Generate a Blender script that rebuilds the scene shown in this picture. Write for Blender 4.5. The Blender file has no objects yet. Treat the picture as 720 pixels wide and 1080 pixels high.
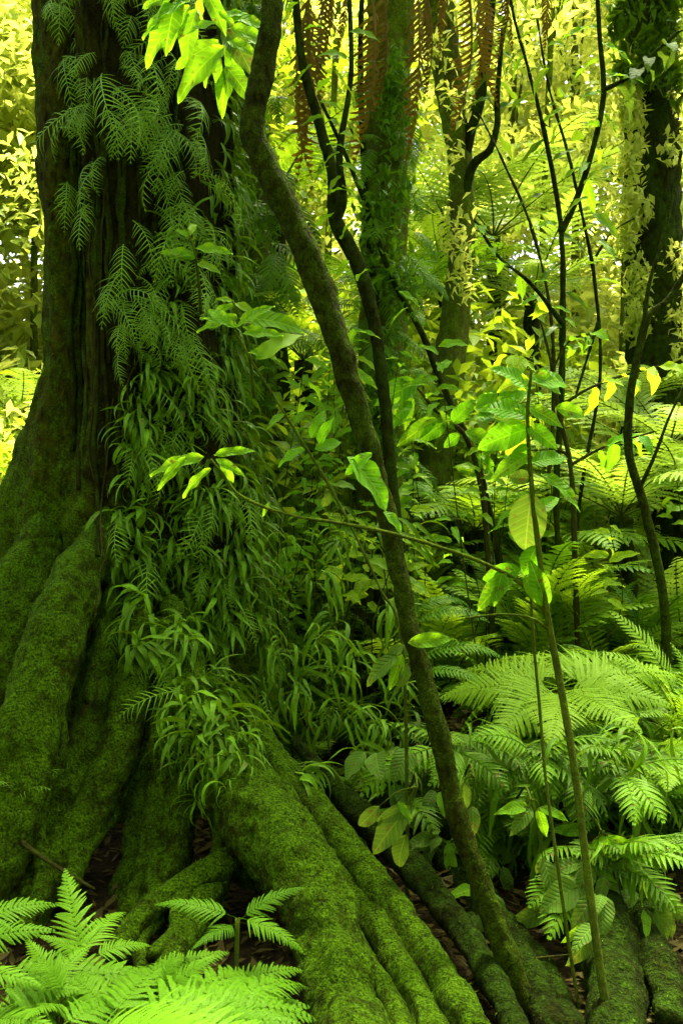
import bpy, math, random
import numpy as np
from mathutils import Vector, Matrix, Euler, noise
from mathutils.bvhtree import BVHTree

rnd = random.Random(7)
rng = np.random.default_rng(11)
scene = bpy.context.scene
COL = scene.collection
R = math.radians

# ------------------------------------------------------------------ camera
F = 1050.0
PITCH = R(4.0)
CH = 1.6
cam_d = bpy.data.cameras.new("camera")
cam = bpy.data.objects.new("camera", cam_d)
COL.objects.link(cam)
cam.location = (0, 0, CH)
cam.rotation_euler = (R(90) - PITCH, 0, 0)
cam_d.sensor_fit = 'VERTICAL'
cam_d.sensor_height = 36.0
cam_d.sensor_width = 24.0
cam_d.lens = 36.0 * F / 1080.0
cam_d.clip_end = 500
cam_d.clip_start = 0.05
scene.camera = cam
CP, SP = math.cos(PITCH), math.sin(PITCH)


def P(px, py, d):
    """photo pixel (720x1080) at depth d (metres along the view axis) -> world point"""
    xc = (px - 360.0) / F * d
    yc = (540.0 - py) / F * d
    return Vector((xc, d * CP + yc * SP, CH - d * SP + yc * CP))


def sm(a, b, x):
    t = min(1.0, max(0.0, (x - a) / (b - a)))
    return t * t * (3 - 2 * t)


def ground_z(x, y):
    m = 0.34 * sm(3.5, 4.4, y - 0.10 * x) * sm(0.0, 0.7, x) * (1 - sm(6.5, 9.5, y))
    m *= 1 - 0.55 * sm(1.3, 2.2, x)
    n = 0.05 * noise.noise(Vector((x * 1.3, y * 1.3, 0))) + 0.10 * noise.noise(Vector((x * 0.3, y * 0.3, 4)))
    return m + n * (0.5 + 0.5 * sm(3, 8, y)) + 0.02 * noise.noise(Vector((x * 5, y * 5, 9)))


# ------------------------------------------------------------------ object helpers
def obj(name, me, mat=None, parent=None, loc=(0, 0, 0)):
    o = bpy.data.objects.new(name, me)
    COL.objects.link(o)
    o.location = loc
    if mat is not None and me is not None and not me.materials:
        me.materials.append(mat)
    if parent is not None:
        o.parent = parent
    return o


def tag(o, label, cat, group=None):
    o['label'] = label
    o['category'] = cat
    if group:
        o['group'] = group
    return o


def thing(name, label, cat, loc=(0, 0, 0), group=None):
    o = bpy.data.objects.new(name, None)
    o.empty_display_size = 0.1
    COL.objects.link(o)
    o.location = loc
    return tag(o, label, cat, group)


class MB:
    def __init__(self):
        self.v = []
        self.f = []
        self.m = []
        self.n = 0

    def add(self, verts, faces, mi=0):
        self.v.extend([tuple(v) for v in verts])
        b = self.n
        for f in faces:
            self.f.append(tuple(b + i for i in f))
            self.m.append(mi)
        self.n += len(verts)

    def mesh(self, name, mats=(), smooth=True):
        me = bpy.data.meshes.new(name)
        me.from_pydata(self.v, [], self.f)
        if len(mats) > 1:
            me.polygons.foreach_set('material_index', self.m)
        for m in mats:
            me.materials.append(m)
        if smooth:
            me.polygons.foreach_set('use_smooth', [True] * len(me.polygons))
        me.update()
        return me


def tri_mesh(name, V, T, mats, quads=False):
    """numpy mesh: V (n,3), T (k,3|4)"""
    me = bpy.data.meshes.new(name)
    k = T.shape[1]
    me.vertices.add(len(V))
    me.vertices.foreach_set('co', V.astype(np.float32).ravel())
    me.loops.add(T.size)
    me.loops.foreach_set('vertex_index', T.astype(np.int32).ravel())
    me.polygons.add(len(T))
    me.polygons.foreach_set('loop_start', np.arange(0, T.size, k, dtype=np.int32))
    me.polygons.foreach_set('loop_total', np.full(len(T), k, dtype=np.int32))
    me.update(calc_edges=True)
    for m in mats:
        me.materials.append(m)
    return me


# ------------------------------------------------------------------ materials
def new_mat(name):
    m = bpy.data.materials.new(name)
    m.use_nodes = True
    nt = m.node_tree
    nt.nodes.clear()
    return m, nt, nt.nodes, nt.links


def rgb(c):
    return (c[0], c[1], c[2], 1.0)


def leaf_mat(name, c0, c1, trans=0.45, rough=0.5, tboost=1.5, tint=(1.25, 1.0, 0.5), spec=0.09, scale=6.0, spots=0.0, spot_col=(0.10, 0.075, 0.02), vein=False):
    """thin leaf: colours vary between leaves, between plants and softly across the blade; light passes through"""
    m, nt, N, L = new_mat(name)
    out = N.new('ShaderNodeOutputMaterial')
    geo = N.new('ShaderNodeNewGeometry')
    oi = N.new('ShaderNodeObjectInfo')
    nz = N.new('ShaderNodeTexNoise')
    nz.inputs['Scale'].default_value = scale
    nz.inputs['Detail'].default_value = 3
    L.new(geo.outputs['Position'], nz.inputs['Vector'])
    a = N.new('ShaderNodeMath'); a.operation = 'MULTIPLY_ADD'
    a.inputs[1].default_value = 0.35; L.new(geo.outputs['Random Per Island'], a.inputs[0])
    b = N.new('ShaderNodeMath'); b.operation = 'MULTIPLY_ADD'
    b.inputs[1].default_value = 0.5; L.new(oi.outputs['Random'], b.inputs[0])
    cmb = N.new('ShaderNodeMath'); cmb.operation = 'MULTIPLY'
    cmb.inputs[1].default_value = 0.5; L.new(nz.outputs['Fac'], cmb.inputs[0])
    L.new(cmb.outputs[0], b.inputs[2])
    L.new(b.outputs[0], a.inputs[2])
    mx = N.new('ShaderNodeMix'); mx.data_type = 'RGBA'
    L.new(a.outputs[0], mx.inputs['Factor'])
    mx.inputs['A'].default_value = rgb(c0)
    mx.inputs['B'].default_value = rgb(c1)
    col = mx.outputs['Result']
    if spots > 0:
        n2 = N.new('ShaderNodeTexNoise'); n2.inputs['Scale'].default_value = 55; n2.inputs['Detail'].default_value = 4
        L.new(geo.outputs['Position'], n2.inputs['Vector'])
        rp = N.new('ShaderNodeValToRGB')
        rp.color_ramp.elements[0].position = 0.62 - 0.1 * spots; rp.color_ramp.elements[0].color = (0, 0, 0, 1)
        rp.color_ramp.elements[1].position = 0.70; rp.color_ramp.elements[1].color = (1, 1, 1, 1)
        L.new(n2.outputs['Fac'], rp.inputs['Fac'])
        m2 = N.new('ShaderNodeMix'); m2.data_type = 'RGBA'
        L.new(rp.outputs['Color'], m2.inputs['Factor'])
        L.new(col, m2.inputs['A']); m2.inputs['B'].default_value = rgb(spot_col)
        col = m2.outputs['Result']
    pr = N.new('ShaderNodeBsdfPrincipled')
    if vein:
        tc = N.new('ShaderNodeTexCoord')
        sx = N.new('ShaderNodeSeparateXYZ'); L.new(tc.outputs['Object'], sx.inputs[0])
        def mth(op, p, q=0.0, r_=0.0):
            k_ = N.new('ShaderNodeMath'); k_.operation = op
            for i_, v_ in enumerate((p, q, r_)):
                if isinstance(v_, (int, float)): k_.inputs[i_].default_value = v_
                else: L.new(v_, k_.inputs[i_])
            return k_.outputs[0]
        ay = mth('ABSOLUTE', sx.outputs[1])
        ph = mth('MULTIPLY', mth('SUBTRACT', sx.outputs[0], mth('MULTIPLY', ay, 0.9)), 62.0)
        sv = mth('POWER', mth('MULTIPLY_ADD', mth('SINE', ph), 0.5, 0.5), 10.0)
        mid_ = mth('LESS_THAN', ay, 0.008)
        vf = mth('MAXIMUM', mth('MULTIPLY', sv, 0.45), mth('MULTIPLY', mid_, 0.8))
        vm = N.new('ShaderNodeMix'); vm.data_type = 'RGBA'
        L.new(vf, vm.inputs['Factor']); L.new(col, vm.inputs['A'])
        vm.inputs['B'].default_value = (min(1, c1[0] * 1.7), min(1, c1[1] * 1.4), c1[2] * 1.6, 1)
        col = vm.outputs['Result']
        bp = N.new('ShaderNodeBump'); bp.inputs['Strength'].default_value = 0.5; bp.inputs['Distance'].default_value = 0.004
        L.new(mth('SUBTRACT', mth('SINE', ph), mth('MULTIPLY', vf, 2.0)), bp.inputs['Height'])
        L.new(bp.outputs[0], pr.inputs['Normal'])
    L.new(col, pr.inputs['Base Color'])
    pr.inputs['Roughness'].default_value = rough
    pr.inputs['Specular IOR Level'].default_value = spec
    pr.inputs['Specular Tint'].default_value = (0.8, 1.0, 0.30, 1)
    tr = N.new('ShaderNodeBsdfTranslucent')
    tm = N.new('ShaderNodeMix'); tm.data_type = 'RGBA'; tm.blend_type = 'MULTIPLY'
    tm.inputs['Factor'].default_value = 1.0
    L.new(col, tm.inputs['A'])
    tm.inputs['B'].default_value = (tint[0] * tboost, tint[1] * tboost, tint[2] * tboost, 1)
    L.new(tm.outputs['Result'], tr.inputs['Color'])
    ms = N.new('ShaderNodeMixShader'); ms.inputs['Fac'].default_value = trans
    L.new(pr.outputs[0], ms.inputs[1]); L.new(tr.outputs[0], ms.inputs[2])
    L.new(ms.outputs[0], out.inputs['Surface'])
    return m


def bark_mat(name, bark0, bark1, moss0, moss1, moss=0.5, up=0.35, low=None, scale=1.0, bump=0.5, stretch=0.35, dark_face=None):
    """dark bark with moss growing in patches, thicker on upward faces and (low = height range) near the foot"""
    m, nt, N, L = new_mat(name)
    out = N.new('ShaderNodeOutputMaterial')
    geo = N.new('ShaderNodeNewGeometry')
    mp = N.new('ShaderNodeMapping')
    mp.inputs['Scale'].default_value = (1, 1, stretch)
    L.new(geo.outputs['Position'], mp.inputs['Vector'])

    def noi(sc, det, rough=0.6, src=geo.outputs['Position']):
        n = N.new('ShaderNodeTexNoise')
        n.inputs['Scale'].default_value = sc * scale
        n.inputs['Detail'].default_value = det
        n.inputs['Roughness'].default_value = rough
        L.new(src, n.inputs['Vector'])
        return n.outputs['Fac']

    def math(op, x, y, clamp=False):
        n = N.new('ShaderNodeMath'); n.operation = op; n.use_clamp = clamp
        for i, s in enumerate((x, y)):
            if isinstance(s, (int, float)):
                n.inputs[i].default_value = s
            else:
                L.new(s, n.inputs[i])
        return n.outputs[0]

    def mix(fac, A, B):
        n = N.new('ShaderNodeMix'); n.data_type = 'RGBA'
        L.new(fac, n.inputs['Factor'])
        for k, s in (('A', A), ('B', B)):
            if isinstance(s, tuple):
                n.inputs[k].default_value = rgb(s)
            else:
                L.new(s, n.inputs[k])
        return n.outputs['Result']

    big = noi(3.2, 4)
    mid = noi(22, 5, 0.65)
    fine = noi(130, 4, 0.7)
    fib0 = noi(38, 4, 0.6, mp.outputs[0])
    fib = math('ADD', math('MULTIPLY', math('SUBTRACT', fib0, 0.5), 2.6), 0.5, True)
    sep = N.new('ShaderNodeSeparateXYZ'); L.new(geo.outputs['Normal'], sep.inputs[0])
    fac = math('ADD', math('MULTIPLY', math('SUBTRACT', big, 0.5), 2.4), math('MULTIPLY', math('SUBTRACT', mid, 0.5), 3.0))
    fac = math('ADD', fac, math('MULTIPLY', sep.outputs[2], up))
    fac = math('ADD', fac, moss)
    if low is not None:
        sp = N.new('ShaderNodeSeparateXYZ'); L.new(geo.outputs['Position'], sp.inputs[0])
        mr = N.new('ShaderNodeMapRange')
        mr.inputs['From Min'].default_value = low[0]; mr.inputs['From Max'].default_value = low[1]
        mr.inputs['To Min'].default_value = 0.5; mr.inputs['To Max'].default_value = -0.35
        L.new(sp.outputs[2], mr.inputs['Value'])
        fac = math('ADD', fac, mr.outputs[0])
    if dark_face is not None:
        # darker, less mossy bark over one face, higher up, ragged at its edge
        s3 = N.new('ShaderNodeSeparateXYZ'); L.new(geo.outputs['Position'], s3.inputs[0])
        edge = math('ADD', s3.outputs[0], math('MULTIPLY', math('SUBTRACT', big, 0.5), 0.45))
        pm = N.new('ShaderNodeMapRange')
        pm.inputs['From Min'].default_value = dark_face[0]; pm.inputs['From Max'].default_value = dark_face[0] + 0.07
        L.new(edge, pm.inputs['Value'])
        zm = N.new('ShaderNodeMapRange')
        zm.inputs['From Min'].default_value = dark_face[1]; zm.inputs['From Max'].default_value = dark_face[1] + 0.3
        L.new(s3.outputs[2], zm.inputs['Value'])
        pk = math('MULTIPLY', pm.outputs[0], zm.outputs[0])
        fac = math('SUBTRACT', fac, math('MULTIPLY', pk, 0.75))
        fib = math('MULTIPLY', fib, math('SUBTRACT', 1.0, math('MULTIPLY', pk, 0.75)))
    fac = math('ADD', fac, 0.0, True)
    cb = mix(fib, bark0, bark1)
    cm = mix(math('ADD', math('MULTIPLY', math('SUBTRACT', fine, 0.5), 3.6), math('SUBTRACT', mid, 0.04), True), moss0, moss1)
    col = mix(fac, cb, cm)
    pr = N.new('ShaderNodeBsdfPrincipled')
    L.new(col, pr.inputs['Base Color'])
    pr.inputs['Roughness'].default_value = 0.95
    pr.inputs['Specular IOR Level'].default_value = 0.03
    bp = N.new('ShaderNodeBump')
    bp.inputs['Strength'].default_value = bump
    bp.inputs['Distance'].default_value = 0.03
    h = math('ADD', math('MULTIPLY', fine, 0.55), math('ADD', mid, math('MULTIPLY', fib, 0.8)))
    L.new(h, bp.inputs['Height'])
    L.new(bp.outputs[0], pr.inputs['Normal'])
    L.new(pr.outputs[0], out.inputs['Surface'])
    return m


M = {}
M['moss_bark'] = bark_mat('mossy_bark', (0.007, 0.007, 0.001), (0.060, 0.064, 0.003), (0.009, 0.028, 0.001), (0.085, 0.165, 0.002), moss=0.50, low=(0.3, 2.8), bump=1.0, dark_face=(P(86, 400, 4.2).x, 0.75))
M['root_moss'] = bark_mat('root_moss', (0.008, 0.010, 0.001), (0.032, 0.038, 0.002), (0.009, 0.030, 0.001), (0.090, 0.190, 0.003), moss=0.52, up=0.55, bump=1.0)
M['dark_root'] = bark_mat('dark_root_moss', (0.005, 0.006, 0.001), (0.020, 0.024, 0.0015), (0.005, 0.014, 0.001), (0.032, 0.070, 0.002), moss=0.32, up=0.5, bump=1.0)
M['sapling_bark'] = bark_mat('sapling_bark', (0.006, 0.0065, 0.001), (0.044, 0.052, 0.002), (0.012, 0.028, 0.001), (0.075, 0.130, 0.003), moss=0.50, up=0.2, scale=1.5, bump=1.0)
M['dark_bark'] = bark_mat('dark_bark', (0.005, 0.005, 0.001), (0.022, 0.026, 0.0015), (0.009, 0.024, 0.001), (0.036, 0.070, 0.003), moss=0.35, up=0.2)
M['pale_bark'] = bark_mat('pale_mossy_bark', (0.03, 0.03, 0.006), (0.09, 0.085, 0.016), (0.04, 0.075, 0.003), (0.12, 0.19, 0.008), moss=0.5, up=0.2)
M['stem_green'] = bark_mat('green_stem', (0.03, 0.045, 0.004), (0.07, 0.10, 0.008), (0.04, 0.07, 0.003), (0.09, 0.15, 0.006), moss=0.3, up=0.1, scale=2)
M['twig'] = bark_mat('twig_bark', (0.018, 0.017, 0.004), (0.045, 0.040, 0.009), (0.02, 0.032, 0.002), (0.05, 0.075, 0.004), moss=0.2, up=0.1, scale=2)

M['fern_bright'] = leaf_mat('fern_bright', (0.028, 0.105, 0.003), (0.105, 0.260, 0.008), trans=0.42, spec=0.10)
M['fern_lime'] = leaf_mat('fern_lime', (0.065, 0.175, 0.006), (0.180, 0.340, 0.014), trans=0.45, spec=0.10)
M['fern_flat'] = leaf_mat('fern_flat', (0.095, 0.220, 0.008), (0.200, 0.360, 0.016), trans=0.42, spec=0.08)
M['fern_mid'] = leaf_mat('fern_mid', (0.026, 0.090, 0.003), (0.080, 0.210, 0.007), trans=0.40)
M['fern_pale'] = leaf_mat('fern_pale', (0.120, 0.230, 0.018), (0.220, 0.340, 0.035), trans=0.45, tint=(1.1, 1, .7))
M['comb'] = leaf_mat('comb_fern', (0.055, 0.150, 0.008), (0.160, 0.330, 0.020), trans=0.28, spec=0.18)
M['strap'] = leaf_mat('strap_fern', (0.005, 0.022, 0.001), (0.135, 0.320, 0.008), trans=0.25, spots=0.2, spec=0.18)
M['strap_light'] = leaf_mat('strap_fern_light', (0.007, 0.030, 0.002), (0.110, 0.260, 0.007), trans=0.32, spots=0.15, spec=0.10)
M['broad'] = leaf_mat('broad_leaf', (0.055, 0.180, 0.005), (0.125, 0.310, 0.009), trans=0.55, spots=0.3, vein=True, rough=0.5, spec=0.07, tboost=2.0)
M['broad_yellow'] = leaf_mat('broad_yellow_leaf', (0.120, 0.260, 0.008), (0.210, 0.360, 0.014), trans=0.55, spots=0.15, vein=True, rough=0.5, spec=0.07, tboost=2.0)
M['broad_dull'] = leaf_mat('broad_dull_leaf', (0.045, 0.110, 0.010), (0.090, 0.190, 0.018), trans=0.40, spots=0.4, vein=True, rough=0.5, spec=0.07, tboost=1.5)
M['glow'] = leaf_mat('glowing_leaf', (0.055, 0.200, 0.005), (0.120, 0.330, 0.009), trans=0.58, tboost=1.5, tint=(1.05, 1.0, .4), spots=0.15, vein=True, rough=0.45, spec=0.12)
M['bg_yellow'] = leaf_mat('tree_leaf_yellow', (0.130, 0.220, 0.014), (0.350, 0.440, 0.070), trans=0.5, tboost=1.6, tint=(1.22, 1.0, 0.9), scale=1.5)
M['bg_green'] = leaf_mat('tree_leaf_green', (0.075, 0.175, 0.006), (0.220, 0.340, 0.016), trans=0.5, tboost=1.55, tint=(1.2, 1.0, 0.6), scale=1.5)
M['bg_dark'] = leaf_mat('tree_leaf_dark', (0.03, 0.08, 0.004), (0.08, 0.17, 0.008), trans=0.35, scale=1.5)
M['canopy'] = leaf_mat('canopy_leaf', (0.03, 0.08, 0.004), (0.07, 0.15, 0.008), trans=0.35, scale=1.5)
M['dead'] = leaf_mat('dead_frond', (0.022, 0.015, 0.002), (0.160, 0.115, 0.013), trans=0.25, tint=(1.2, 0.9, 0.5), spec=0.1)
M['litter'] = leaf_mat('dry_leaf', (0.012, 0.008, 0.002), (0.075, 0.060, 0.010), trans=0.2, tint=(1.2, 0.9, 0.5), spec=0.10)


def soil_material():
    m, nt, N, L = new_mat('forest_soil')
    out = N.new('ShaderNodeOutputMaterial')
    geo = N.new('ShaderNodeNewGeometry')
    n1 = N.new('ShaderNodeTexNoise'); n1.inputs['Scale'].default_value = 18; n1.inputs['Detail'].default_value = 6
    n2 = N.new('ShaderNodeTexVoronoi'); n2.inputs['Scale'].default_value = 42
    for n in (n1, n2):
        L.new(geo.outputs['Position'], n.inputs['Vector'])
    mx = N.new('ShaderNodeMix'); mx.data_type = 'RGBA'
    L.new(n1.outputs['Fac'], mx.inputs['Factor'])
    mx.inputs['A'].default_value = (0.005, 0.0038, 0.001, 1)
    mx.inputs['B'].default_value = (0.028, 0.022, 0.005, 1)
    pr = N.new('ShaderNodeBsdfPrincipled'); pr.inputs['Roughness'].default_value = 1
    pr.inputs['Specular IOR Level'].default_value = 0.05
    L.new(mx.outputs['Result'], pr.inputs['Base Color'])
    bp = N.new('ShaderNodeBump'); bp.inputs['Strength'].default_value = 0.8; bp.inputs['Distance'].default_value = 0.03
    ad = N.new('ShaderNodeMath'); ad.operation = 'ADD'
    L.new(n1.outputs['Fac'], ad.inputs[0]); L.new(n2.outputs['Distance'], ad.inputs[1])
    L.new(ad.outputs[0], bp.inputs['Height']); L.new(bp.outputs[0], pr.inputs['Normal'])
    L.new(pr.outputs[0], out.inputs['Surface'])
    return m


M['soil'] = soil_material()


# ------------------------------------------------------------------ tubes
def catmull(pts, n):
    """pts: list of tuples (any dimension) -> n resampled points"""
    A = np.array(pts, float)
    k = len(A)
    if k == 2:
        t = np.linspace(0, 1, n)[:, None]
        return A[0] * (1 - t) + A[1] * t
    E = np.vstack([2 * A[0] - A[1], A, 2 * A[-1] - A[-2]])
    out = []
    for u in np.linspace(0, k - 1 - 1e-6, n):
        i = int(u); t = u - i
        p0, p1, p2, p3 = E[i], E[i + 1], E[i + 2], E[i + 3]
        out.append(0.5 * ((2 * p1) + (-p0 + p2) * t + (2 * p0 - 5 * p1 + 4 * p2 - p3) * t ** 2 + (-p0 + 3 * p1 - 3 * p2 + p3) * t ** 3))
    return np.array(out)


def tube(mb, pts, base=(0, 0, 0), rings=30, sides=10, rough=0.0, ridge=0.0, freq=6.0, flat=1.0, seed=0, cap=True, mi=0):
    """pts: [(x,y,z,r)...] world; vertices are stored relative to base"""
    S = catmull(pts, rings)
    base = np.array(base, float)
    up = np.array([0.13, 0.21, 0.97])
    verts = []
    prev = None
    for i in range(rings):
        a = S[max(0, i - 1), :3]; b = S[min(rings - 1, i + 1), :3]
        T = b - a; T /= (np.linalg.norm(T) + 1e-9)
        if prev is None:
            s = np.cross(T, up)
            if np.linalg.norm(s) < 0.05:
                s = np.cross(T, np.array([1.0, 0, 0]))
        else:
            s = prev - T * np.dot(prev, T)
        s /= (np.linalg.norm(s) + 1e-9)
        prev = s
        n = np.cross(s, T)
        r = max(S[i, 3], 0.0004)
        for j in range(sides):
            th = 2 * math.pi * j / sides
            d = math.cos(th) * s + math.sin(th) * n * flat
            k = 1.0
            if ridge:
                k += ridge * math.sin(3 * th + 1.7 * seed + i * 0.05) + 0.5 * ridge * math.sin(5 * th + seed)
            p = S[i, :3] + d * r * k
            if rough:
                q = Vector(p * freq) + Vector((seed * 3.1, 0, 0))
                p = p + d * rough * (noise.noise(q) + 0.5 * noise.noise(q * 2.3) + 0.3 * noise.noise(q * 5.1) + 0.22 * noise.noise(q * 11.0))
            verts.append(p - base)
    faces = []
    for i in range(rings - 1):
        for j in range(sides):
            j2 = (j + 1) % sides
            faces.append((i * sides + j, i * sides + j2, (i + 1) * sides + j2, (i + 1) * sides + j))
    if cap:
        faces.append(tuple(range(sides))[::-1])
        faces.append(tuple((rings - 1) * sides + j for j in range(sides)))
    mb.add(verts, faces, mi)


def px_path(pts, wscale=1.0):
    """[(px,py,d,width_px)] -> [(x,y,z,r)]"""
    out = []
    for px, py, d, w in pts:
        p = P(px, py, d)
        out.append((p.x, p.y, p.z, 0.5 * w * wscale / F * d))
    return out


def tube_part(name, pts, mat, parent, **kw):
    mb = MB()
    base = parent.matrix_basis.translation if parent is not None else (0, 0, 0)
    tube(mb, pts, base=base, **kw)
    return obj(name, mb.mesh(name), mat, parent)


# ------------------------------------------------------------------ leaf and frond meshes (unit length along +X, face up +Z)
def leaf_shape(name, mat, w=0.36, droop=0.25, fold=0.15, wave=0.035, n=12, tip=1.0, seed=0):
    rr = random.Random(seed)
    V = []; Fc = []
    x = z = 0.0
    ang = 0.12
    for i in range(n + 1):
        t = i / n
        if i:
            ang -= droop * 2.0 / n
            x += math.cos(ang) / n; z += math.sin(ang) / n
        hw = 0.5 * w * (math.sin(math.pi * min(1, t ** 0.85)) ** 0.75) * (1 - 0.25 * t * tip)
        if i == 0: hw = 0.008
        if i == n: hw = 0.002
        wv = wave * math.sin(t * 14 + seed)
        V += [(x, -hw, z + hw * fold * 2 + wv + rr.uniform(-.004, .004)), (x, -hw * .5, z + hw * fold * 0.8), (x, 0, z), (x, hw * .5, z + hw * fold * 0.8), (x, hw, z + hw * fold * 2 - wv + rr.uniform(-.004, .004))]
    for i in range(n):
        for j in range(4):
            a = i * 5 + j
            Fc.append((a, a + 5, a + 6, a + 1))
    mb = MB(); mb.add(V, Fc)
    return mb.mesh(name, [mat])


def strap_leaf(mb, L, w, a0, droop, az, origin=(0, 0, 0), n=8, twist=0.0, side=0.0, mi=0):
    """narrow arching strap; a0 start elevation, droop total turn"""
    x = y = z = 0.0
    V = []; Fc = []
    ang = a0; hd = az
    o = np.array(origin, float)
    for i in range(n + 1):
        t = i / n
        if i:
            ang -= droop / n
            hd += side / n + 0.28 * math.sin(t * 11 + az * 7)
            x += math.cos(ang) * math.cos(hd) * L / n
            y += math.cos(ang) * math.sin(hd) * L / n
            z += math.sin(ang) * L / n
        hw = 0.5 * w * (0.35 + 0.65 * min(1, t * 3.2)) * (1 - max(0, (t - 0.55) / 0.45) ** 1.6)
        hw = max(hw, 0.0006)
        sx, sy = -math.sin(hd), math.cos(hd)
        tz = twist * t
        nx, ny, nz = -math.sin(ang) * math.cos(hd), -math.sin(ang) * math.sin(hd), math.cos(ang)
        c, s = math.cos(tz), math.sin(tz)
        ax, ay, azz = sx * c + nx * s, sy * c + ny * s, nz * s
        f = hw * 0.45
        V += [o + (x - ax * hw + nx * f, y - ay * hw + ny * f, z - azz * hw + nz * f), o + (x, y, z), o + (x + ax * hw + nx * f, y + ay * hw + ny * f, z + azz * hw + nz * f)]
    for i in range(n):
        a = i * 3
        Fc += [(a, a + 3, a + 4, a + 1), (a + 1, a + 4, a + 5, a + 2)]
    mb.add(V, Fc, mi)


def frond(name, mat, kind='bip', L=1.0, W=0.5, n=18, m=12, a0=0.35, droop=1.0, side=0.0, pang=62, pdroop=0.5, stalk=0.12, prof='tri', gap=0.92, seed=0, curl=0.0, jit=0.06, skip=0.0, stem_mat=None, thick=0.006):
    """a fern frond along +X. kind: 'bip' twice-divided, 'pin' once-divided with toothed pinnae, 'comb' widely set narrow pinnae"""
    rr = random.Random(seed)
    mb = MB()
    NS = 40
    pts = []; T = []; Nn = []
    x = y = z = 0.0; ang = a0; hd = 0.0
    for i in range(NS + 1):
        t = i / NS
        if i:
            ang -= droop / NS * (0.5 + t)
            hd += side / NS
            x += math.cos(ang) * math.cos(hd) * L / NS; y += math.cos(ang) * math.sin(hd) * L / NS; z += math.sin(ang) * L / NS
        pts.append((x, y, z))
        T.append((math.cos(ang) * math.cos(hd), math.cos(ang) * math.sin(hd), math.sin(ang)))
        Nn.append((-math.sin(ang) * math.cos(hd), -math.sin(ang) * math.sin(hd), math.cos(ang)))
    pts = np.array(pts); T = np.array(T); Nn = np.array(Nn); Sd = np.cross(Nn, T)

    def at(t):
        u = min(NS - 1e-6, max(0, t * NS)); i = int(u); f = u - i
        return pts[i] * (1 - f) + pts[i + 1] * f, T[i], Nn[i], Sd[i]
    # rachis
    sp = [(*pts[i], L * thick * (1 - 0.8 * i / NS)) for i in range(0, NS + 1, 4)]
    tube(mb, sp, rings=12, sides=4, cap=False, mi=1)

    def plen(u):
        if prof == 'tri':
            return (1 - u) ** 0.85 * (0.85 + 0.15 * min(1, u * 8))
        if prof == 'lance':
            return max(0.04, math.sin(math.pi * (0.12 + 0.88 * u) ** 0.8) ** 0.8)
        return min(1, 0.55 + u * 3) * (1 - max(0, (u - 0.45) / 0.55) ** 1.7)   # sword
    du = 1.0 / n
    for k in range(n):
        u = (k + 0.5) / n
        t = stalk + (1 - stalk) * u
        p, tt, nn, ss = at(t)
        spacing = (1 - stalk) * L / n
        for sgn in (-1, 1):
            l = 0.5 * W * L * plen(u) * rr.uniform(0.9 - jit, 1.06)
            if l < 0.004 * L or rr.random() < skip:
                continue
            pa = R(pang) * (1 - 0.35 * u) + rr.uniform(-jit, jit)
            d = tt * math.cos(pa) + ss * sgn * math.sin(pa)
            dn = nn
            pw = spacing * gap                  # full width of the pinna at its base
            segs = m if kind == 'bip' else (7 if kind == 'pin' else 5)
            q = p.copy(); a = rr.uniform(0.0, 0.15)
            rows = []
            for i in range(segs + 1):
                v = i / segs
                if i:
                    a -= (pdroop + curl * v) / segs * (1 + rr.uniform(-4, 4) * jit)
                    q = q + (d * math.cos(a) + dn * math.sin(a)) * l / segs
                dd = d * math.cos(a) + dn * math.sin(a)
                pn = dn * math.cos(a) - d * math.sin(a)
                sd = np.cross(pn, dd)
                rows.append((q, dd, pn, sd))
            if kind == 'comb':
                V = []; Fc = []
                for i, (q, dd, pn, sd) in enumerate(rows):
                    v = i / segs
                    hw = 0.5 * pw * (1 - 0.85 * v ** 1.5)
                    V += [q - sd * hw, q + pn * (-0.25 * hw), q + sd * hw]
                for i in range(segs):
                    b = i * 3
                    Fc += [(b, b + 3, b + 4, b + 1), (b + 1, b + 4, b + 5, b + 2)]
                mb.add(V, Fc, 0)
            elif kind == 'pin':
                V = []; Fc = []
                for i, (q, dd, pn, sd) in enumerate(rows):
                    v = i / segs
                    hw = 0.5 * pw * (min(1, 0.7 + v * 2) * (1 - v ** 2.2) + 0.01)
                    hw *= (1.0 if i % 2 == 0 else 0.82)
                    V += [q - sd * hw + pn * hw * .15, q, q + sd * hw + pn * hw * .15]
                for i in range(segs):
                    b = i * 3
                    Fc += [(b, b + 3, b + 4, b + 1), (b + 1, b + 4, b + 5, b + 2)]
                mb.add(V, Fc, 0)
            else:
                # pinna with lobes: pinnules on both sides of its midrib
                for i in range(segs):
                    v = i / segs
                    q, dd, pn, sd = rows[i]
                    q2 = rows[i + 1][0]
                    pl = 0.5 * pw * 1.12 * (1 - v) ** 0.55 * (0.9 + 0.1 * min(1, v * 6)) * rr.uniform(0.88, 1.08)
                    for s2 in (-1, 1):
                        e = dd * 0.55 + sd * s2 * 0.9 + pn * (-0.12 + 0.1 * math.sin(k + i))
                        c = q2 - q
                        mid1 = q + e * pl * 0.62 - c * 0.02
                        tipp = q + e * pl + c * 0.35
                        mid2 = q + c * 0.96 + e * pl * 0.55
                        if s2 > 0:
                            mb.add([q, q + c * 0.86, mid2, tipp, mid1], [(0, 1, 2, 3, 4)], 0)
                        else:
                            mb.add([q, q + c * 0.86, mid2, tipp, mid1], [(4, 3, 2, 1, 0)], 0)
    me = mb.mesh(name, [mat, stem_mat or mat], smooth=False)
    return me


FR = {}


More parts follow.
